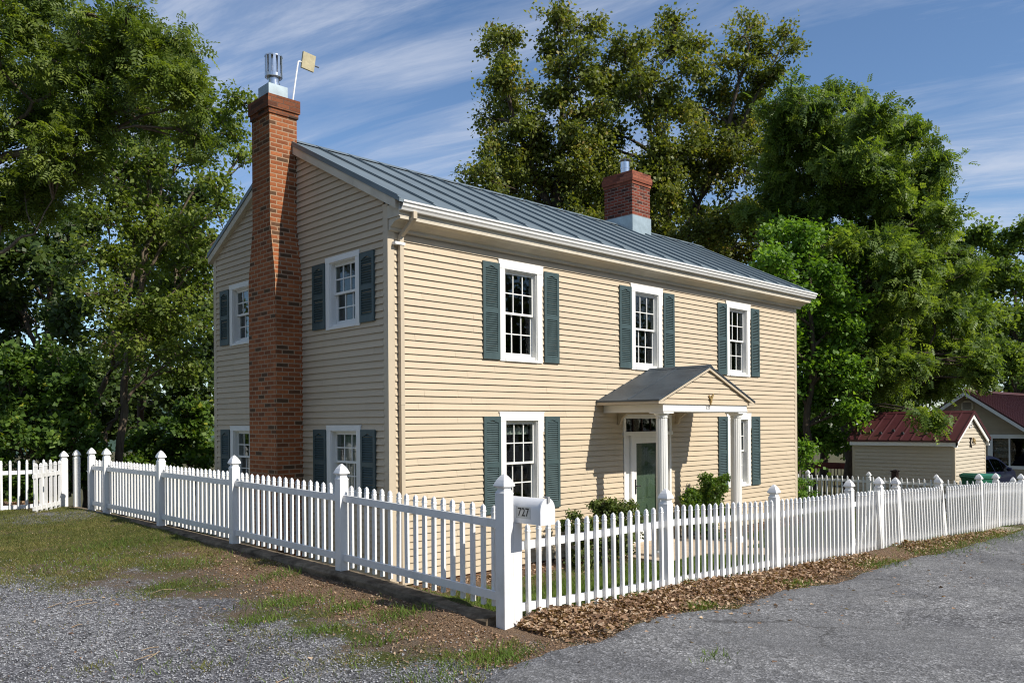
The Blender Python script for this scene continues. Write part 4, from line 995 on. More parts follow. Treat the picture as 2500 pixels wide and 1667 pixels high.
# walk from the gate to the porch and two small aprons at the gates
m = MB(); n = 12; R = []
for i in range(n):
    yy = -4.02+(2.48)*i/(n-1); z = float(gz(6.3, yy))+.02; R.append([(5.75, yy, z-.15), (6.85, yy, z-.15), (6.85, yy, z), (5.75, yy, z)])
m.rings(R); tag(m.build('garden_path', M['slab']), kind='structure')
for nm_, xa, xb in (('gate_apron', 5.75, 6.95), ('gate_apron', 12.1, 13.3)):
    za, zb = float(gz(xa, -4.3))+.015, float(gz(xb, -4.3))+.015
    m = MB(); m.hexa([(xa, -4.62, za-.2), (xb, -4.56, zb-.2), (xb, -4.03, zb-.2), (xa, -4.03, za-.2), (xa, -4.62, za), (xb, -4.56, zb), (xb, -4.03, zb), (xa, -4.03, za)]); tag(m.build(nm_, M['concrete']), kind='structure')

# far wooded ridge across the valley
th_ = np.linspace(R_(-50), R_(60), 120); Rr = 1300
hz = -18+62*(.55+.45*np.sin(th_*3.1+1.2))*(.75+.5*fbm(th_*6, th_*0, 1.0, 91))
V = np.concatenate([np.stack([CAM[0]+Rr*np.sin(th_)*k, CAM[1]+Rr*np.cos(th_)*k, z], 1) for k, z in ((.8, -30+0*hz), (.9, -12+hz*.45), (1, hz), (1.15, hz*.8-20))])
n = len(th_); ii = (np.arange(3)[:, None]*n+np.arange(n-1)[None]).ravel(); F = np.stack([ii, ii+1, ii+n+1, ii+n], 1)
M['hill'] = paint('wooded_hill', (.045, .075, .055), .95, .3, .02, .1)
tag(rawmesh('hills', V, F, M['hill'], smooth=True), kind='structure')
# ---- loose cover: blades, leaves, stones
def scatter(n, x0, x1, y0, y1, dens):
    X = rng.uniform(x0, x1, n); Y = rng.uniform(y0, y1, n); k = rng.random(n) < dens(X, Y); return X[k], Y[k]
def blades(name, X, Y, h, w, mat, lean=.5, lift=0.0):
    n = len(X); Z = gm(X, Y)-.004+lift; a = rng.uniform(0, 2*np.pi, n); hh = h*rng.uniform(.45, 1.3, n); ww = w*rng.uniform(.6, 1.3, n)
    b_ = rng.uniform(0, 2*np.pi, n); ln = hh*lean*rng.uniform(.2, 1.3, n)
    P = np.stack([X, Y, Z], 1); S = np.stack([np.cos(a), np.sin(a), 0*a], 1)*ww[:, None]*.5; T = np.stack([np.cos(b_)*ln, np.sin(b_)*ln, hh], 1)
    V = np.stack([P-S, P+S, P+T*.6+S*.6, P+T*.6-S*.6, P+T], 1).reshape(-1, 3)
    V = V.reshape(n, 5, 3); V[:, 4, 2] -= hh*.06
    i = np.arange(n)[:, None]*5; F = np.concatenate([i+np.array([[0, 1, 2, 3]]), i+np.array([[3, 2, 4, 4]])], 0)
    F = np.concatenate([np.concatenate([i+np.array([[0, 1, 2]]), i+np.array([[0, 2, 3]]), i+np.array([[3, 2, 4]])], 0)])
    t = np.clip(fbm(X, Y, 1.4, 61)*.9+rng.normal(0, .18, n), 0, 1); o = rawmesh(name, V.reshape(-1, 3), F, mat, np.concatenate([t, t, t])); return tag(o, kind='stuff')
# lawn in the yard
X, Y = scatter(95000, -1.7, 14.4, -4.12, -.75, lambda x, y: np.where((x > 5.65) & (x < 6.95) | ((x > 4.4) & (x < 7.85) & (y > -1.6)), 0, .55+.45*vnoise(x, y, 2, 3)))
o = blades('lawn_grass', X, Y, .062, .0075, M['blade'], .6); tag(o, 'green lawn inside the picket fence', 'grass')
X, Y = scatter(12000, 12.3, 14.4, -.7, 7, lambda x, y: .9+0*x); tag(blades('lawn_grass', X, Y, .09, .012, M['blade'], .6), 'grass in the shaded side yard right of the house', 'grass')
# weedy strip between gravel and curb
def weeddens(x, y):
    xb = np.interp(y, [-8, -5.13, -4.5, -3.6, -2.6, -1.6, -.5, .7, 2, 8], [-2.6, -3.06, -3.35, -3.6, -3.9, -4.05, -4.0, -4.5, -5.2, -6.0])
    g = sm(-.5, .5, x-xb+1.3*(fbm(x, y, 1.3, 11)-.5)); n = sm(.40, .66, fbm(x, y, 1.7, 31)+.20*sm(-2.5, 2, y)-.16*(1-sm(-2.2, 1.0, y))-.10*sm(-3.0, -2.1, x)*(1-sm(0, 3, y)))
    return np.where((x > -1.97), 0, np.clip(g*n, .0, 1)+.02)*np.where(y > 8.3, .2, 1)
X, Y = scatter(175000, -7, -1.97, -5.3, 8.4, weeddens); tag(blades('weed_grass', X, Y, .034, .0065, M['weed'], 1.3), 'sparse yellow green weeds in the dirt beside the curb', 'weeds')
# brighter tufts
tx = [(-2.75, -2.15, .26, 520), (-2.45, -2.75, .16, 260), (-2.28, -3.35, .20, 330), (-2.55, -4.78, .20, 330), (-2.35, -4.95, .14, 220), (-3.35, -2.6, .16, 180), (-3.1, -3.3, .18, 190), (-2.9, -3.9, .2, 200), (-2.2, -.9, .2, 240), (-2.6, .6, .3, 260), (-3.3, -.6, .25, 200), (.35, -4.93, .12, 200), (2.6, -4.83, .15, 200), (4.9, -4.78, .25, 330), (5.4, -4.75, .25, 260), (7.3, -4.7, .4, 520), (8.6, -4.65, .5, 600), (10.2, -4.6, .6, 800), (11.6, -4.55, .5, 600), (13.0, -4.5, .5, 500), (-3.7, 1.5, .5, 500), (-2.8, 2.6, .4, 420), (.2, -4.2, .08, 60), (1.15, -4.25, .10, 110), (-1.2, -6.1, .10, 60), (-3.2, -5.0, .25, 180), (-3.9, -4.2, .3, 60), (-4.3, -3.4, .3, 50)]
X = np.concatenate([rng.normal(a, s, n) for a, b_, s, n in tx]); Y = np.concatenate([rng.normal(b_, s*.6, n) for a, b_, s, n in tx]); k = ~((Y > -4.2) & (Y < -4.0)) & (X < 14) & ~((X > -1.95) & (X < -1.7)); X, Y = X[k], Y[k]
tag(blades('weed_tufts', X, Y, .075, .0085, M['blade'], .9), 'brighter green tufts of weed along the fence and curb', 'weeds')
def flatleaves(name, X, Y, size, mat, lift, label, cat, tilt=.38):
    n = len(X); a = rng.uniform(0, 2*np.pi, n); s = size*rng.uniform(.5, 1.35, n); Z = gm(X, Y)+.004+rng.random(n)**2*lift
    d = np.stack([np.cos(a), np.sin(a), rng.normal(0, tilt, n)], 1); d /= np.linalg.norm(d, axis=1)[:, None]
    nn = np.stack([rng.normal(0, tilt, n), rng.normal(0, tilt, n), np.ones(n)], 1); sd = np.cross(d, nn); sd /= np.linalg.norm(sd, axis=1)[:, None]; up = np.cross(sd, d)
    P = np.stack([X, Y, Z], 1); w = s*rng.uniform(.28, .5, n); cu = rng.uniform(.05, .45, n)*s
    V = np.stack([P-d*s[:, None]*.5, P+sd*w[:, None]+up*cu[:, None], P+d*s[:, None]*.5+up*(cu*rng.uniform(-.5, 1, n))[:, None], P-sd*w[:, None]+up*cu[:, None]*.8, P], 1).reshape(-1, 3)
    i = np.arange(n)[:, None]*5; F = np.concatenate([i+np.array([[0, 1, 4]]), i+np.array([[1, 2, 4]]), i+np.array([[2, 3, 4]]), i+np.array([[3, 0, 4]])]); t = rng.random(n)
    return tag(rawmesh(name, V, F, mat, np.concatenate([t]*4)), label, cat, kind='stuff')
n = 30000; X = rng.uniform(-1.75, 12.5, n); Y = -4.36-np.abs(rng.normal(0, .24, n))*np.clip(1.15-.06*X, .5, 1.2)+rng.normal(0, .07, n); k = (Y < -4.19) & (Y > redge(X)-.25*rng.random(n)**3) & (rng.random(n) < np.clip(1.1-.11*X, .16, 1)) & ~((X > 5.7) & (X < 7)); X, Y = X[k], Y[k]
X2 = rng.uniform(-3.2, -1.96, 9000); Y2 = rng.uniform(-5.0, 1.0, 9000); k = rng.random(9000) < sm(-3.3, -2.1, X2)*(1-.6*sm(-2, 1, Y2))*(.3+.9*vnoise(X2, Y2, 2.2, 8)); X2, Y2 = X2[k], Y2[k]
flatleaves('leaf_litter', X2, Y2, .024, M['leaf_litter'], .010, 'fine brown leaf crumbs in the dirt below the curb', 'leaves', .3)
XS = rng.uniform(-2.6, 13, 9000); YS = redge(XS)+rng.normal(.08, .14, 9000)
flatleaves('leaf_litter', XS, YS, .020, M['leaf_litter'], .006, 'small leaf crumbs and straw along the ragged edge of the road', 'leaves', .25)
flatleaves('leaf_litter', X, Y, .048, M['leaf_litter'], .040, 'dry brown leaves heaped along the foot of the picket fence', 'leaves')
X = rng.uniform(-8, 12, 9000); Y = rng.uniform(8.7, 13, 9000); flatleaves('leaf_litter', X, Y, .09, M['leaf_litter'], .03, 'dark leaf litter under the trees at the left', 'leaves')
X = rng.uniform(.3, 12, 2600); Y = -.12-np.abs(rng.normal(0, .3, 2600)); k = ~((X > 4.4) & (X < 7.8)); flatleaves('leaf_litter', X[k], Y[k], .05, M['leaf_litter'], .02, 'brown mulch and leaves along the front wall of the house', 'leaves')
n = 420; X = rng.uniform(-5, 9, n); Y = np.where(X < -2.2, rng.uniform(-6, 2, n), redge(X)-np.abs(rng.normal(0, .9, n))); flatleaves('leaf_litter', X, Y, .045, M['leaf_litter'], .004, 'single dry leaves blown over the gravel and road', 'leaves', .25)
XS = rng.uniform(-6, -1.98, 14000); YS = rng.uniform(-5.3, 7, 14000); k = rng.random(14000) < .15+.85*weeddens(XS, YS); flatleaves('leaf_litter', XS[k], YS[k], .016, M['leaf_litter'], .008, 'straw and tiny dry leaf bits among the verge weeds', 'leaves', .2)
cxs = rng.uniform(-6.2, -2.0, 420); cys = rng.uniform(-5.2, 8, 420); k = rng.random(420) < .06+.55*weeddens(cxs, cys); cxs, cys = cxs[k], cys[k]; cs = rng.uniform(.03, .11, len(cxs)); m_ = 70
X = np.repeat(cxs, m_)+rng.normal(0, 1, len(cxs)*m_)*np.repeat(cs, m_); Y = np.repeat(cys, m_)+rng.normal(0, 1, len(cxs)*m_)*np.repeat(cs, m_); k = X < -1.97
tag(blades('weed_tufts', X[k], Y[k], .042, .0085, M['weed'], 1.3), 'small scattered clumps of green weed in the parking verge', 'weeds')
def stones(name, X, Y, size, label):
    n = len(X); base = np.array([(1,0,0),(-.5,.85,0),(-.5,-.85,0),(0,0,.75),(0,0,-.5)]); F0 = np.array([(0,1,3),(1,2,3),(2,0,3),(1,0,4),(2,1,4),(0,2,4)])
    s = size*rng.uniform(.45, 1.5, n)*rng.uniform(.6, 1.2, n); a = rng.uniform(0, 6.28, n); c, q = np.cos(a), np.sin(a)
    B = base[None]*rng.uniform(.6, 1.3, (n, 5, 1)); bx = B[..., 0]*c[:, None]-B[..., 1]*q[:, None]; by = B[..., 0]*q[:, None]+B[..., 1]*c[:, None]
    V = np.stack([X[:, None]+bx*s[:, None], Y[:, None]+by*s[:, None], (gz(X, Y)+.006)[:, None]+B[..., 2]*s[:, None]], -1).reshape(-1, 3)
    F = (np.arange(n)[:, None, None]*5+F0[None]).reshape(-1, 3); o = rawmesh(name, V, F, M['stone']); return tag(o, label, 'gravel', kind='stuff')
X, Y = scatter(60000, -7, -1.97, -8, 2.5, lambda x, y: np.clip(1-sm(-.6, .9, x-np.interp(y, [-8, -5.1, -3.6, -1.6, .7, 2], [-2, -2.9, -3.6, -4.05, -4.5, -5.2])), .13, 1)*.8)
stones('loose_gravel', X, Y, .0085, 'pale crushed stone spread over the parking area')
X, Y = scatter(16000, -3, 8, -8, -4.9, lambda x, y: (y < redge(x)-.02)*(.25+.75*sm(.5, .7, fbm(x, y, .9, 71)))*np.exp(-np.maximum(x, 0)*.22)); stones('road_gravel', X, Y, .007, 'loose chippings on the road surface')
m = MB()
for k in range(26):
    x_, y_ = rng.uniform(-5, -2.2), rng.uniform(-5.4, 0); a = rng.uniform(0, 6.28); l_ = rng.uniform(.08, .3); z_ = float(gm(x_, y_))+.012
    m.tube([(x_, y_, z_), (x_+l_*.5*math.cos(a), y_+l_*.5*math.sin(a), z_+.012), (x_+l_*math.cos(a+.2), y_+l_*math.sin(a+.2), float(gm(x_+l_*math.cos(a), y_+l_*math.sin(a)))+.01)], .004, 4)
tag(m.build('fallen_twigs', M['twig']), 'thin dry twigs scattered in the dirt and gravel', 'twigs', kind='stuff')

# ================================================================== TREES
def tubes(paths, n=5):
    """paths: list of (pts (k,3), radii (k,)); one joined V, F"""
    Vs, Fs, o = [], [], 0; ang = 2*np.pi*np.arange(n)/n
    for P, r in paths:
        P = np.asarray(P, float); k = len(P); d = np.gradient(P, axis=0); d /= np.linalg.norm(d, axis=1)[:, None]+1e-9
        ref = np.where(np.abs(d[:, 2:3]) < .9, np.array([[0, 0, 1.]]), np.array([[1., 0, 0]])); a = np.cross(d, ref); a /= np.linalg.norm(a, axis=1)[:, None]+1e-9; b_ = np.cross(d, a)
        ring = P[:, None]+np.asarray(r)[:, None, None]*(np.cos(ang)[None, :, None]*a[:, None]+np.sin(ang)[None, :, None]*b_[:, None]); Vs.append(ring.reshape(-1, 3))
        i = (np.arange(k-1)[:, None]*n+np.arange(n)[None]); j = (np.arange(k-1)[:, None]*n+(np.arange(n)[None]+1) % n)
        Fs.append(np.stack([i, j, j+n, i+n], -1).reshape(-1, 4)+o); o += k*n
    return np.concatenate(Vs), np.concatenate(Fs)
def unit(v): return v/(np.linalg.norm(v, axis=-1, keepdims=True)+1e-9)
def leafquads(P, A, Nn, s, wr, fold=.12):
    S = unit(np.cross(A, Nn)); s = s[:, None]
    V = np.stack([P, P+A*s*.45+S*s*wr+Nn*s*fold, P+A*s, P+A*s*.45-S*s*wr+Nn*s*fold], 1).reshape(-1, 3)
    return V, np.arange(len(V)).reshape(-1, 4)
def spline(a, b_, bend, k=6, rg=rng):
    t = np.linspace(0, 1, k)[:, None]; return a*(1-t)+b_*t+bend*(4*t*(1-t))
def tree(name, label, group, base, trunks, lobes, leaf, bark, spec, seed, cat='tree', crownname='crown', trunkname='trunk', limb_r=.05):
    """spec: twigs per lobe, leaves per twig, leaf size, width ratio, spread, flatness, pinnate pairs"""
    rg = np.random.default_rng(seed); tw, nl, ls, wr, spread, flat, pin = spec
    root = thing(name, label, cat, tuple(base), 0, group); paths = []; LP, LA, LN, LS, LT = [], [], [], [], []
    nodes = []
    for pts, r0, r1 in trunks:
        P = np.asarray(pts, float); k = len(P); t = np.linspace(0, k-1, (k-1)*4+1); Q = np.stack([np.interp(t, np.arange(k), P[:, i]) for i in range(3)], 1)
        Q[1:-1] += rg.normal(0, .035, (len(Q)-2, 3)); rr = r0+(r1-r0)*np.linspace(0, 1, len(Q)); rr[0] *= 1.25; paths.append((Q, rr)); nodes += [(q, r) for q, r in zip(Q, rr)]
    NP = np.array([q for q, _ in nodes]); NR = np.array([r for _, r in nodes])
    big = [p for p in paths]; small = []
    rmean = np.mean([l[1] for l in lobes]) if lobes else 1
    for c, r in lobes:
        c = np.asarray(c, float); dd = np.linalg.norm(NP-c, axis=1)+np.where(NP[:, 2] > c[2]-.1*r, 3, 0)+1.2*np.maximum(0, 1.0*r-(c[2]-NP[:, 2])); i = int(np.argmin(dd)); st = NP[i]
        lim = spline(st, c, np.array([rg.normal(0, .12), rg.normal(0, .12), .12])*np.linalg.norm(c-st)*.6, 7); lim[1:-1] += rg.normal(0, .03*r, (5, 3))
        r0 = min(NR[i]*.7, limb_r*(.6+.6*r/rmean)); big.append((lim, np.linspace(r0, .012, 7)))
        NP = np.concatenate([NP, lim[3:6]]); NR = np.concatenate([NR, np.linspace(r0, .02, 7)[3:6]])
        n = max(8, int(tw*(r/rmean)**1.6)); ms = int(rg.integers(7, 12)) if r > .25 else 4
        for k_ in range(ms):
            sc = c+unit(rg.normal(size=3))*r*rg.uniform(.15, 1.30)*np.array([1, 1, flat]); rs = r*rg.uniform(.22, .55)
            s0 = lim[rg.integers(2, 7)]; br = spline(s0, sc, np.array([rg.normal(0, .05), rg.normal(0, .05), rg.uniform(-.04, .12)])*r, 5); br[1:4] += rg.normal(0, .04*r, (3, 3))
            small.append((br, np.linspace(.018, .007, 5)*(1+ls*2))); outd = unit(sc-c+rg.normal(0, .35*r, 3)); tn0 = rg.uniform(.22, .72)
            nn_ = max(2, int(n/ms*rg.uniform(.45, 1.5)))
            for _q in range(nn_):
                e = sc+unit(rg.normal(size=3))*rs*rg.random()**.5*np.array([1, 1, flat])+outd*rs*rg.uniform(-.2, .7); s1 = br[rg.integers(2, 5)]
                k = spline(s1, e, np.array([0, 0, rg.uniform(-.05, .12)])*rs, 4); small.append((k, np.linspace(.009, .0035, 4)*(1+ls*2)))
                m_ = max(1, int(nl*rg.uniform(.5, 1.4))); t = rg.uniform(.25, 1.08, m_)[:, None]
                q = k[1]*(1-t)+k[3]*t+rg.normal(0, spread*.8, (m_, 3))*np.array([1, 1, .7]); out = unit(e-s1+rg.normal(0, .2*r, 3))
                A = unit(out[None]*.8+rg.normal(0, .7, (m_, 3))+np.array([0, 0, -.30])); Nn = unit(rg.normal(0, .55, (m_, 3))+np.array([.05, -.35, .75])); Nn = unit(Nn-A*np.sum(A*Nn, 1, keepdims=True))
                LP.append(q); LA.append(A); LN.append(Nn); LS.append(ls*rg.uniform(.6, 1.35, m_)); LT.append(np.clip(rg.normal(tn0, .2, m_), 0, 1))
    V, F = tubes(big, 7); rawmesh(trunkname, V, F, M[bark], None, root, base, smooth=True)
    if small: V, F = tubes(small, 3); rawmesh('twigs', V, F, M[bark], None, root, base)
    P, A, Nn, S, T = (np.concatenate(q) for q in (LP, LA, LN, LS, LT))
    if pin:
        Vs, Fs, Ts, o = [], [], [], 0; Sd = unit(np.cross(A, Nn))
        for k in range(pin):
            for sg in (-1, 1):
                f_ = (k+.8)/(pin+.5); p = P+A*(S*f_)[:, None]-Nn*(S*.25*f_**2)[:, None]; a = unit(A*.45+Sd*sg*.9-Nn*.25); V, F = leafquads(p, a, Nn, S*.42*(1-.25*f_), wr); Vs.append(V); Fs.append(F+o); o += len(V); Ts.append(T)
        V, F, T = np.concatenate(Vs), np.concatenate(Fs), np.concatenate(Ts)
    else: V, F = leafquads(P, A, Nn, S, wr)
    rawmesh(crownname, V, F, M[leaf], T, root, base)
    return root
def lob(L_, D, dj, seed, k=1.0):
    rg = np.random.default_rng(seed); out = []
    for u, v, r in L_:
        d = D+rg.uniform(-dj, dj); out.append((at(u, v, d), k*r*d/FPX))
    return out
def trk(pts, D, r0, r1, sink=True):
    P = [at(u, v, D) for u, v in pts]
    return (P, r0, r1)
def onground(u, D):
    p = at(u, 1030, D); return np.array((p[0], p[1], float(gz(p[0], p[1]))))
BG = 'tall trees behind the house'
# olive trees behind the roof
T1a = [(1235,95,32),(1225,140,40),(1215,190,46),(1250,240,50),(1300,290,55),(1195,350,30),(1215,300,38),(1240,380,58),(1150,440,24),(1195,440,42),(1260,450,60),(1320,370,60),(1356,38,30),(1382,62,26),(1443,68,26),(1350,130,38),(1390,160,52),(1375,220,60),(1420,270,60),(1400,340,65),(1340,430,65),(1430,420,60),(1290,510,50),(1380,500,55),(1460,190,38),(1500,135,22),(1320,560,60),(1420,560,60)]
b0 = onground(1370, 31)
tree('olive_tree', 'olive green tree with ragged columns of foliage behind the middle of the roof', BG, b0, [([b0, at(1362, 620, 31), at(1360, 470, 31), at(1372, 300, 31), at(1380, 170, 31)], .30, .05), ([at(1362, 560, 31), at(1300, 420, 30.5), at(1245, 260, 30.5), at(1228, 130, 30)], .16, .03)], lob(T1a, 30.5, 1.9, 1), 'leaf_olive', 'bark', (104, 17, .140, .38, .24, .95, 0), 11, limb_r=.07)
T1b = [(1530,140,42),(1560,100,26),(1520,220,62),(1600,200,58),(1640,115,40),(1650,70,36),(1690,110,32),(1700,170,42),(1580,290,68),(1680,260,62),(1500,330,62),(1620,380,72),(1720,340,66),(1760,230,46),(1800,150,42),(1810,90,34),(1840,62,28),(1870,130,36),(1922,82,22),(1940,115,20),(1890,172,30),(1850,205,36),(1790,290,56),(1840,270,40),(1560,440,72),(1680,470,78),(1780,400,66),(1840,350,50),(1500,430,55),(1640,560,72),(1740,560,78),(1820,500,76),(1840,600,68),(1760,650,70),(1690,640,60),(1480,540,45),(1560,540,60),(1900,640,50),(1895,450,56),(1880,380,40),(1890,540,60),(1450,360,50),(1460,450,55),(1600,480,60),(1700,400,60)]
b0 = onground(1630, 32)
tree('olive_tree', 'broad olive green tree with a bare branching top behind the roof chimney', BG, b0, [([b0, at(1635, 680, 32), at(1625, 520, 32), at(1600, 380, 32), at(1560, 220, 32)], .34, .05), ([at(1635, 640, 32), at(1720, 470, 31.5), at(1780, 300, 31.5), at(1830, 110, 31)], .2, .03), ([at(1725, 460, 31.5), at(1830, 260, 31.5), at(1915, 100, 31)], .10, .02)], lob(T1b, 31.5, 2.2, 2), 'leaf_olive', 'bark', (104, 17, .140, .38, .24, .95, 0), 12, limb_r=.07)
T2 = [(1930,245,42),(1985,268,48),(2070,232,40),(2085,300,48),(2130,292,38),(2010,350,68),(1930,340,58),(2100,390,62),(2190,350,52),(2248,338,34),(2278,395,34),(2230,430,58),(2150,470,68),(2060,480,72),(1970,460,72),(2275,480,38),(2312,530,32),(2240,540,68),(2160,580,78),(2080,620,78),(2200,670,82),(2290,640,56),(2350,680,40),(2290,740,66),(2200,780,78),(2110,740,78),(2355,790,52),(2260,860,72),(2180,880,70),(2120,850,70),(2345,865,46),(2385,890,32),(2310,930,38),(2250,950,36),(2165,940,42),(1900,430,46),(1905,330,36),(1880,520,50),(2150,690,70),(2000,660,66),(2230,610,60),(2140,410,50),(2060,760,70),(2000,560,70)]
b0 = onground(2075, 28)
tree('locust_tree', 'spreading green locust tree with tiered branches reaching over the shed', BG, b0, [([b0, at(2070, 860, 28), at(2075, 640, 28), at(2060, 430, 28), at(2070, 290, 28)], .30, .05), ([at(2072, 800, 28), at(2180, 640, 27), at(2270, 470, 27)], .16, .03), ([at(2072, 900, 28), at(2190, 870, 26.5), at(2330, 860, 26)], .13, .03)], lob(T2, 27.0, 2.2, 3)+[(at(2262, 1012, 21.6), .13), (at(2280, 1030, 21.5), .10), (at(2400, 925, 25), .25)], 'leaf_locust', 'bark', (108, 9, .30, .27, .24, .8, 4), 13, limb_r=.07)
T3 = [(1890,560,42),(1960,568,52),(2030,600,52),(1880,640,55),(1950,660,68),(2030,690,62),(2085,640,36),(1900,740,60),(1980,770,72),(2050,790,62),(1930,850,60),(2010,880,68),(2070,900,50),(1960,950,60),(2030,980,58),(2078,1005,36),(1950,1040,40),(2010,1062,46),(1960,1105,32),(1890,830,50),(1880,940,50)]
b0 = onground(1978, 25)
tree('maple_tree', 'bright green maple close to the right corner of the house', BG, b0, [([b0, at(1976, 1040, 25), at(1984, 850, 25), at(1975, 640, 25)], .15, .04)], lob(T3, 24.8, 1.5, 4), 'leaf_bright', 'bark', (92, 17, .125, .42, .22, .8, 0), 14, limb_r=.05)
T4 = [(2325,610,36),(2380,572,40),(2340,690,52),(2400,660,56),(2370,770,56),(2420,760,50),(2350,850,50),(2410,850,50)]
b0 = onground(2385, 40)
tree('leafy_tree', 'mid green tree at the right with its top just under the low clouds', BG, b0, [([b0, at(2385, 900, 40), at(2380, 700, 40)], .2, .05)], lob(T4, 39, 2, 5), 'leaf_locust', 'bark', (70, 28, .19, .38, .28, .8, 0), 15)
T5 = [(2440,600,40),(2485,570,36),(2530,600,44),(2450,690,56),(2510,700,56),(2460,790,56),(2530,800,56),(2480,880,52),(2540,900,50)]
b0 = onground(2480, 41)
tree('leafy_tree', 'mid green tree cut by the right edge of the view', BG, b0, [([b0, at(2482, 900, 41), at(2480, 700, 41)], .2, .05)], lob(T5, 40, 2, 6), 'leaf_locust', 'bark', (70, 28, .19, .38, .28, .8, 0), 16)
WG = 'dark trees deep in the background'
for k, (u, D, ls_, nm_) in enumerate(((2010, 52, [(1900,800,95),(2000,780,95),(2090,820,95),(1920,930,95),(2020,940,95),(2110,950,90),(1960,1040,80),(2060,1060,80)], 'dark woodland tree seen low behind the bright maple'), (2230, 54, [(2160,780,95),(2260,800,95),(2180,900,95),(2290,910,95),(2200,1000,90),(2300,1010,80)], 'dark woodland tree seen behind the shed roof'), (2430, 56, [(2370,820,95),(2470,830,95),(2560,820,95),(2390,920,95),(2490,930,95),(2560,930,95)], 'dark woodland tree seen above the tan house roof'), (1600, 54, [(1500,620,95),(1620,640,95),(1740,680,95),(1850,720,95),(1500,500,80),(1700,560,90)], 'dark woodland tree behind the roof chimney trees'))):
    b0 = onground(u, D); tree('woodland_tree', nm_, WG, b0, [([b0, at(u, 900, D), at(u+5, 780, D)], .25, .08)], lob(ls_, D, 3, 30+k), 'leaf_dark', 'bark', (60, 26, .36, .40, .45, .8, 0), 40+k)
# left side: multi stemmed tree beside the gate gap
L1 = [(330,560,78),(420,480,72),(480,560,66),(380,400,72),(300,420,68),(450,380,62),(520,440,52),(552,500,42),(560,330,40),(520,272,42),(576,242,30),(602,252,20),(590,380,26),(480,300,56),(400,300,60),(460,215,42),(520,600,56),(556,600,28),(430,640,72),(350,680,78),(250,620,78),(250,520,68),(490,700,46),(420,750,70),(300,780,78),(470,800,46),(400,850,66),(320,880,58),(455,900,40),(500,640,36),(390,560,60),(300,500,60),(270,720,66),(430,560,56),(350,480,60),(270,420,60),(360,820,56),(450,860,40)]
b0 = onground(255, 18.6)
D = 18.6
tree('ailanthus_tree', 'multi stemmed tree with slanting grey trunks beside the left end of the curb', 'trees at the left of the house', b0,
     [([onground(203, D), at(219, 1029, D), at(247, 941, D), at(288, 837, D), at(315, 727, D), at(330, 560, D)], .085, .03), ([onground(250, D), at(258, 1051, D), at(285, 1010, D), at(330, 950, D), at(400, 860, D), at(440, 760, D)], .055, .02), ([onground(293, D), at(302, 1002, D), at(315, 865, D), at(335, 755, D), at(345, 690, D), at(352, 637, D), at(367, 549, D), at(372, 388, D)], .095, .03),
      ([at(352, 637, D), at(385, 540, D), at(400, 400, D), at(420, 300, D)], .05, .015), ([at(345, 690, D), at(410, 590, D), at(470, 470, D), at(540, 330, D)], .045, .012), ([at(335, 755, D), at(400, 730, D), at(480, 640, D), at(545, 560, D)], .04, .012), ([at(360, 590, D), at(365, 450, D), at(350, 300, D)], .04, .012), ([at(288, 837, D), at(250, 700, D), at(230, 560, D)], .04, .012)],
     lob(L1, D, 1.6, 7), 'leaf_left', 'barkpale', (62, 15, .098, .36, .18, .85, 0), 17, limb_r=.028)
# big limbed tree out to the left, closer
L0 = [(60,60,72),(20,180,78),(130,130,72),(100,250,72),(200,90,56),(230,200,72),(290,150,58),(310,90,46),(325,20,24),(332,60,26),(370,120,52),(425,112,44),(400,200,62),(440,180,36),(330,260,62),(230,300,60),(140,350,66),(30,330,72),(60,440,76),(-20,520,80),(130,470,62),(215,35,26),(240,55,24),(466,236,44),(-80,100,80),(-100,300,85),(-60,-40,80),(90,-30,70),(190,400,50),(480,330,40)]
D = 13.0; b0 = onground(-300, D)
tree('ailanthus_tree', 'yellow green tree reaching in with thick limbs from the upper left corner', 'trees at the left of the house', b0,
     [([b0, at(-290, 800, D), at(-240, 520, D), at(-160, 350, D), at(-100, 150, D)], .20, .06), ([at(-245, 540, D), at(-90, 420, D), at(0, 388, D), at(100, 366, D), at(188, 341, D), at(235, 306, D), at(300, 260, D), at(400, 190, D)], .085, .02), ([at(-180, 390, D), at(-60, 370, D), at(0, 332, D), at(50, 300, D), at(110, 230, D), at(150, 120, D)], .06, .018), ([at(188, 341, D), at(260, 330, D), at(350, 290, D), at(440, 250, D)], .035, .012), ([at(-240, 560, D), at(-60, 640, D), at(20, 600, D), at(90, 560, D)], .05, .015)],
     lob(L0, D, 1.1, 8), 'leaf_left', 'barkpale', (56, 9, .20, .22, .17, .75, 4), 18, limb_r=.026)
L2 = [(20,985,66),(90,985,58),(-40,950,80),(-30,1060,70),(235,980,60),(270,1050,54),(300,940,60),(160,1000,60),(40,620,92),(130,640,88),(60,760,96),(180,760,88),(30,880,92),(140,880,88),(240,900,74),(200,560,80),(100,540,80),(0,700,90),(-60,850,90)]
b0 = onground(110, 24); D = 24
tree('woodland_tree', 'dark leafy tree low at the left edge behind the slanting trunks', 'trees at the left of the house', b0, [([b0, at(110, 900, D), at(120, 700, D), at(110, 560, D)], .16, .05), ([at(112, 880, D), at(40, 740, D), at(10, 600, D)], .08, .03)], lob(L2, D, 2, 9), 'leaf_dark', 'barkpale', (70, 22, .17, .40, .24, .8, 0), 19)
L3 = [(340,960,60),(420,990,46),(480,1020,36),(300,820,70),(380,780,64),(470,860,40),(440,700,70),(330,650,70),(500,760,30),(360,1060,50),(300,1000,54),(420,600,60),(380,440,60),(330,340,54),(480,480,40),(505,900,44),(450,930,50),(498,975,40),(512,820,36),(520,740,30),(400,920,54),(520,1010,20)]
b0 = onground(340, 30); D = 30
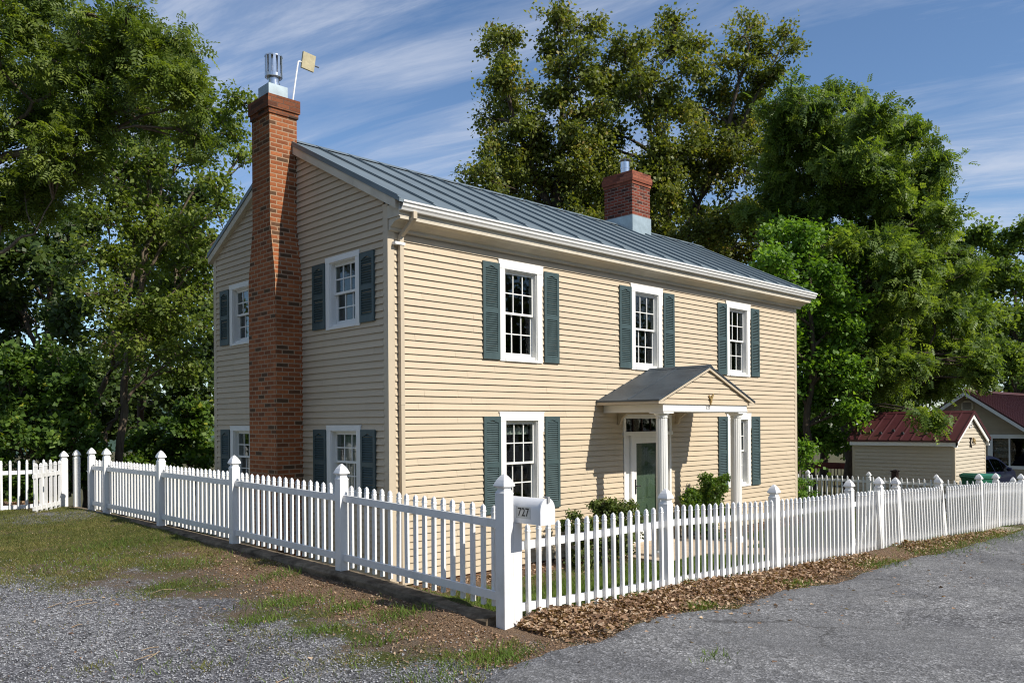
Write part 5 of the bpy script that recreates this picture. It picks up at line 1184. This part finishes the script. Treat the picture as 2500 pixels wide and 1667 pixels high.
tree('woodland_tree', 'dark leafy tree between the slanting trunks and the house corner', 'trees at the left of the house', b0, [([b0, at(345, 900, D), at(350, 700, D)], .16, .05)], lob(L3, D, 2, 10), 'leaf_dark', 'bark', (44, 20, .2, .40, .28, .8, 0), 20)
SGR = 'leafy shrubs behind the left fence'
for k, (u, ls_, lb_) in enumerate(((40, [(20,905,56),(80,925,52),(30,990,62),(95,1010,58),(30,1075,56),(-40,1000,70),(100,1090,46),(-40,1090,60),(0,1150,46),(60,1165,44),(110,1155,40),(30,1200,36),(90,1200,30)], 'large leaved shrub at the far left edge behind the spaced fence'), (160, [(140,905,46),(190,930,40),(150,985,54),(180,1040,48),(150,1090,46),(205,1090,34),(150,1150,40),(190,1160,34),(225,1150,26)], 'large leaved shrub left of the slanting trunks'), (385, [(350,1085,40),(395,1060,42),(430,1095,40),(330,1120,28),(380,1120,34)], 'low shrub behind the curb fence right of the trunks'), (470, [(450,1040,36),(490,1065,34),(465,1105,38),(505,1110,24),(480,1000,28)], 'shrub against the left edge of the house'))):
    D = 17.6 if k < 2 else 20.5; b0 = onground(u, D); tree('shrub', lb_, SGR, b0, [([b0, b0+np.array((.05, 0, .5)), b0+np.array((.1, .05, 1.1))], .03, .012), ([b0, b0+np.array((-.2, .1, .7))], .025, .01)], lob(ls_, D, .5, 50+k), 'leaf_shrub', 'barkpale', (64, 18, .11, .42, .11, .9, 0), 60+k, cat='shrub', crownname='foliage', trunkname='stem', limb_r=.015)
# shrubs in the yard
def yardshrub(c, lobes, label, leaf, seed, ls=.052, n=(125, 14)):
    b0 = np.array((c[0], c[1], float(gz(c[0], c[1]))))
    return tree('shrub', label, 'small shrubs by the front wall', b0, [([b0, b0+np.array((.02, 0, .3)), b0+np.array((.05, .03, .6))], .02, .008), ([b0, b0+np.array((-.15, .05, .45))], .016, .006), ([b0, b0+np.array((.18, -.05, .4))], .016, .006)], [(b0+np.array(q[:3]), q[3]) for q in lobes], leaf, 'bark', (n[0], n[1], ls, .36, .05, .9, 0), seed, cat='shrub', crownname='foliage', trunkname='stem', limb_r=.010)
yardshrub((3.78, -.85), [(-.45, 0, .35, .32), (0, -.1, .40, .38), (.42, 0, .38, .34), (-.25, .1, .75, .30), (.15, .05, .85, .30), (.5, .1, .70, .28), (-.6, .1, .62, .22), (.02, 0, 1.02, .18), (.75, .05, .45, .22), (.62, 0, .95, .14)], 'loose green and reddish shrub left of the front door', 'leaf_yard', 71)
yardshrub((7.42, -.50), [(-.5, .05, .45, .30), (0, -.05, .45, .36), (.45, 0, .45, .30), (-.3, .1, .82, .28), (.12, .05, .90, .30), (.45, .1, .80, .26), (-.6, .1, .85, .18), (.0, .1, 1.10, .18), (.6, .1, 1.02, .22), (.72, .1, 1.22, .14)], 'dense green shrub between the porch columns', 'leaf_shrub', 72)
yardshrub((13.0, .25), [(0, 0, .3, .30), (.25, .1, .55, .26), (-.2, 0, .62, .26), (.1, 0, .8, .2)], 'small yellow green bush at the right corner of the house', 'leaf_bright', 73, .05, (60, 18))

# ---- the wood round the lot: across the road and left of the parking area, mirrored in the panes, put out of view to cut sky fill
B = []
for k in range(210): B.append((rng.uniform(-20, 46), rng.normal(-33, 2.2), rng.uniform(.8, 12.5)))
for k in range(120): B.append((rng.normal(-24, 1.8), rng.uniform(-28, 7), rng.uniform(.8, 11)))
for k in range(330): B.append((rng.normal(63, 2), rng.uniform(-40, 0), rng.uniform(-2, 14)))  # right-hand stand added out of view to darken the car's reflections
B = np.array(B); n = 170; P = np.repeat(B, n, 0)+rng.normal(0, 1.0, (len(B)*n, 3)); A = unit(rng.normal(size=P.shape)); Nn = unit(rng.normal(size=P.shape)); V, F = leafquads(P, A, Nn, rng.uniform(.3, .6, len(P)), .4)
tag(rawmesh('wood', V, F, M['leaf_dark'], rng.random(len(F))), 'dark wood out of view round the lot, mirrored in panes and added to block low sky', 'wood', kind='stuff')
# ================================================================== LIGHT, SKY, CAMERA
TOSUN = Vector((.30, -1.40, 1.19)).normalized()
el = math.asin(TOSUN.z); az = math.atan2(TOSUN.x, TOSUN.y)
w = bpy.data.worlds.new('World'); SC.world = w; w.use_nodes = True; nt = w.node_tree; nt.nodes.clear()
out = N(nt, 'ShaderNodeOutputWorld'); bg = N(nt, 'ShaderNodeBackground'); L(nt, bg.outputs[0], out.inputs[0])
sky = N(nt, 'ShaderNodeTexSky', sky_type='NISHITA'); sky.sun_disc = False; sky.sun_elevation = el; sky.sun_rotation = az; sky.air_density = 1.0; sky.dust_density = .2; sky.ozone_density = 3.0
tc = N(nt, 'ShaderNodeTexCoord'); sx = N(nt, 'ShaderNodeSeparateXYZ'); L(nt, tc.outputs['Generated'], sx.inputs[0])
den = math_(nt, 'ADD', math_(nt, 'MAXIMUM', sx.outputs[2], 0.0), .18)
cx_ = N(nt, 'ShaderNodeCombineXYZ'); L(nt, math_(nt, 'DIVIDE', sx.outputs[0], den), cx_.inputs[0]); L(nt, math_(nt, 'DIVIDE', sx.outputs[1], den), cx_.inputs[1])
mp = N(nt, 'ShaderNodeMapping', vector_type='TEXTURE'); mp.inputs['Rotation'].default_value = (0, 0, R_(-72)); mp.inputs['Scale'].default_value = (1.5, .34, 1); mp.inputs['Location'].default_value = (.35, .2, 0); L(nt, cx_.outputs[0], mp.inputs[0])
n1 = noise(nt, mp.outputs[0], 1.5, 12, .64, .5); n2 = noise(nt, cx_.outputs[0], .55, 3, .5)
f1 = math_(nt, 'ADD', math_(nt, 'MULTIPLY', n1.outputs['Fac'], .72), math_(nt, 'MULTIPLY', n2.outputs['Fac'], .36))
cr = ramp(nt, [(.47, (0, 0, 0)), (.55, (.18, .18, .18)), (.63, (.55, .55, .55)), (.74, (.95, .95, .95))]); L(nt, f1, cr.inputs[0])
sk = mixc(nt, 1, sky.outputs[0], (.92, 1.0, 1.08), 'MULTIPLY'); c = mixc(nt, cr.outputs[0], sk, (5.2, 5.6, 6.5))
L(nt, c, bg.inputs[0]); bg.inputs[1].default_value = .10
sun = bpy.data.lights.new('Sun', 'SUN'); sun.energy = 4.2; sun.angle = R_(.5); sun.color = (1, .94, .85)
so = bpy.data.objects.new('Sun', sun); COL.objects.link(so); so.rotation_euler = TOSUN.to_track_quat('Z', 'Y').to_euler(); so.location = (0, -20, 30)
cam = bpy.data.cameras.new('Camera'); co_ = bpy.data.objects.new('Camera', cam); COL.objects.link(co_); SC.camera = co_
co_.matrix_world = Matrix(((CR[0], CU[0], -CF[0], CAM[0]), (CR[1], CU[1], -CF[1], CAM[1]), (CR[2], CU[2], -CF[2], CAM[2]), (0, 0, 0, 1)))
cam.sensor_width = 36; cam.lens = 36*FPX/2500; cam.shift_y = 196.85/2500; cam.clip_end = 3000; cam.clip_start = .05
SC.view_settings.view_transform = 'Standard'; SC.view_settings.look = 'None'; SC.view_settings.exposure = .38; SC.view_settings.gamma = 1
SC.cycles.use_denoising = True; SC.cycles.denoising_prefilter = 'NONE'; SC.cycles.use_adaptive_sampling = False; SC.cycles.sample_clamp_indirect = 4; SC.cycles.filter_width = 1.1; SC.cycles.max_bounces = 8; SC.cycles.transparent_max_bounces = 16
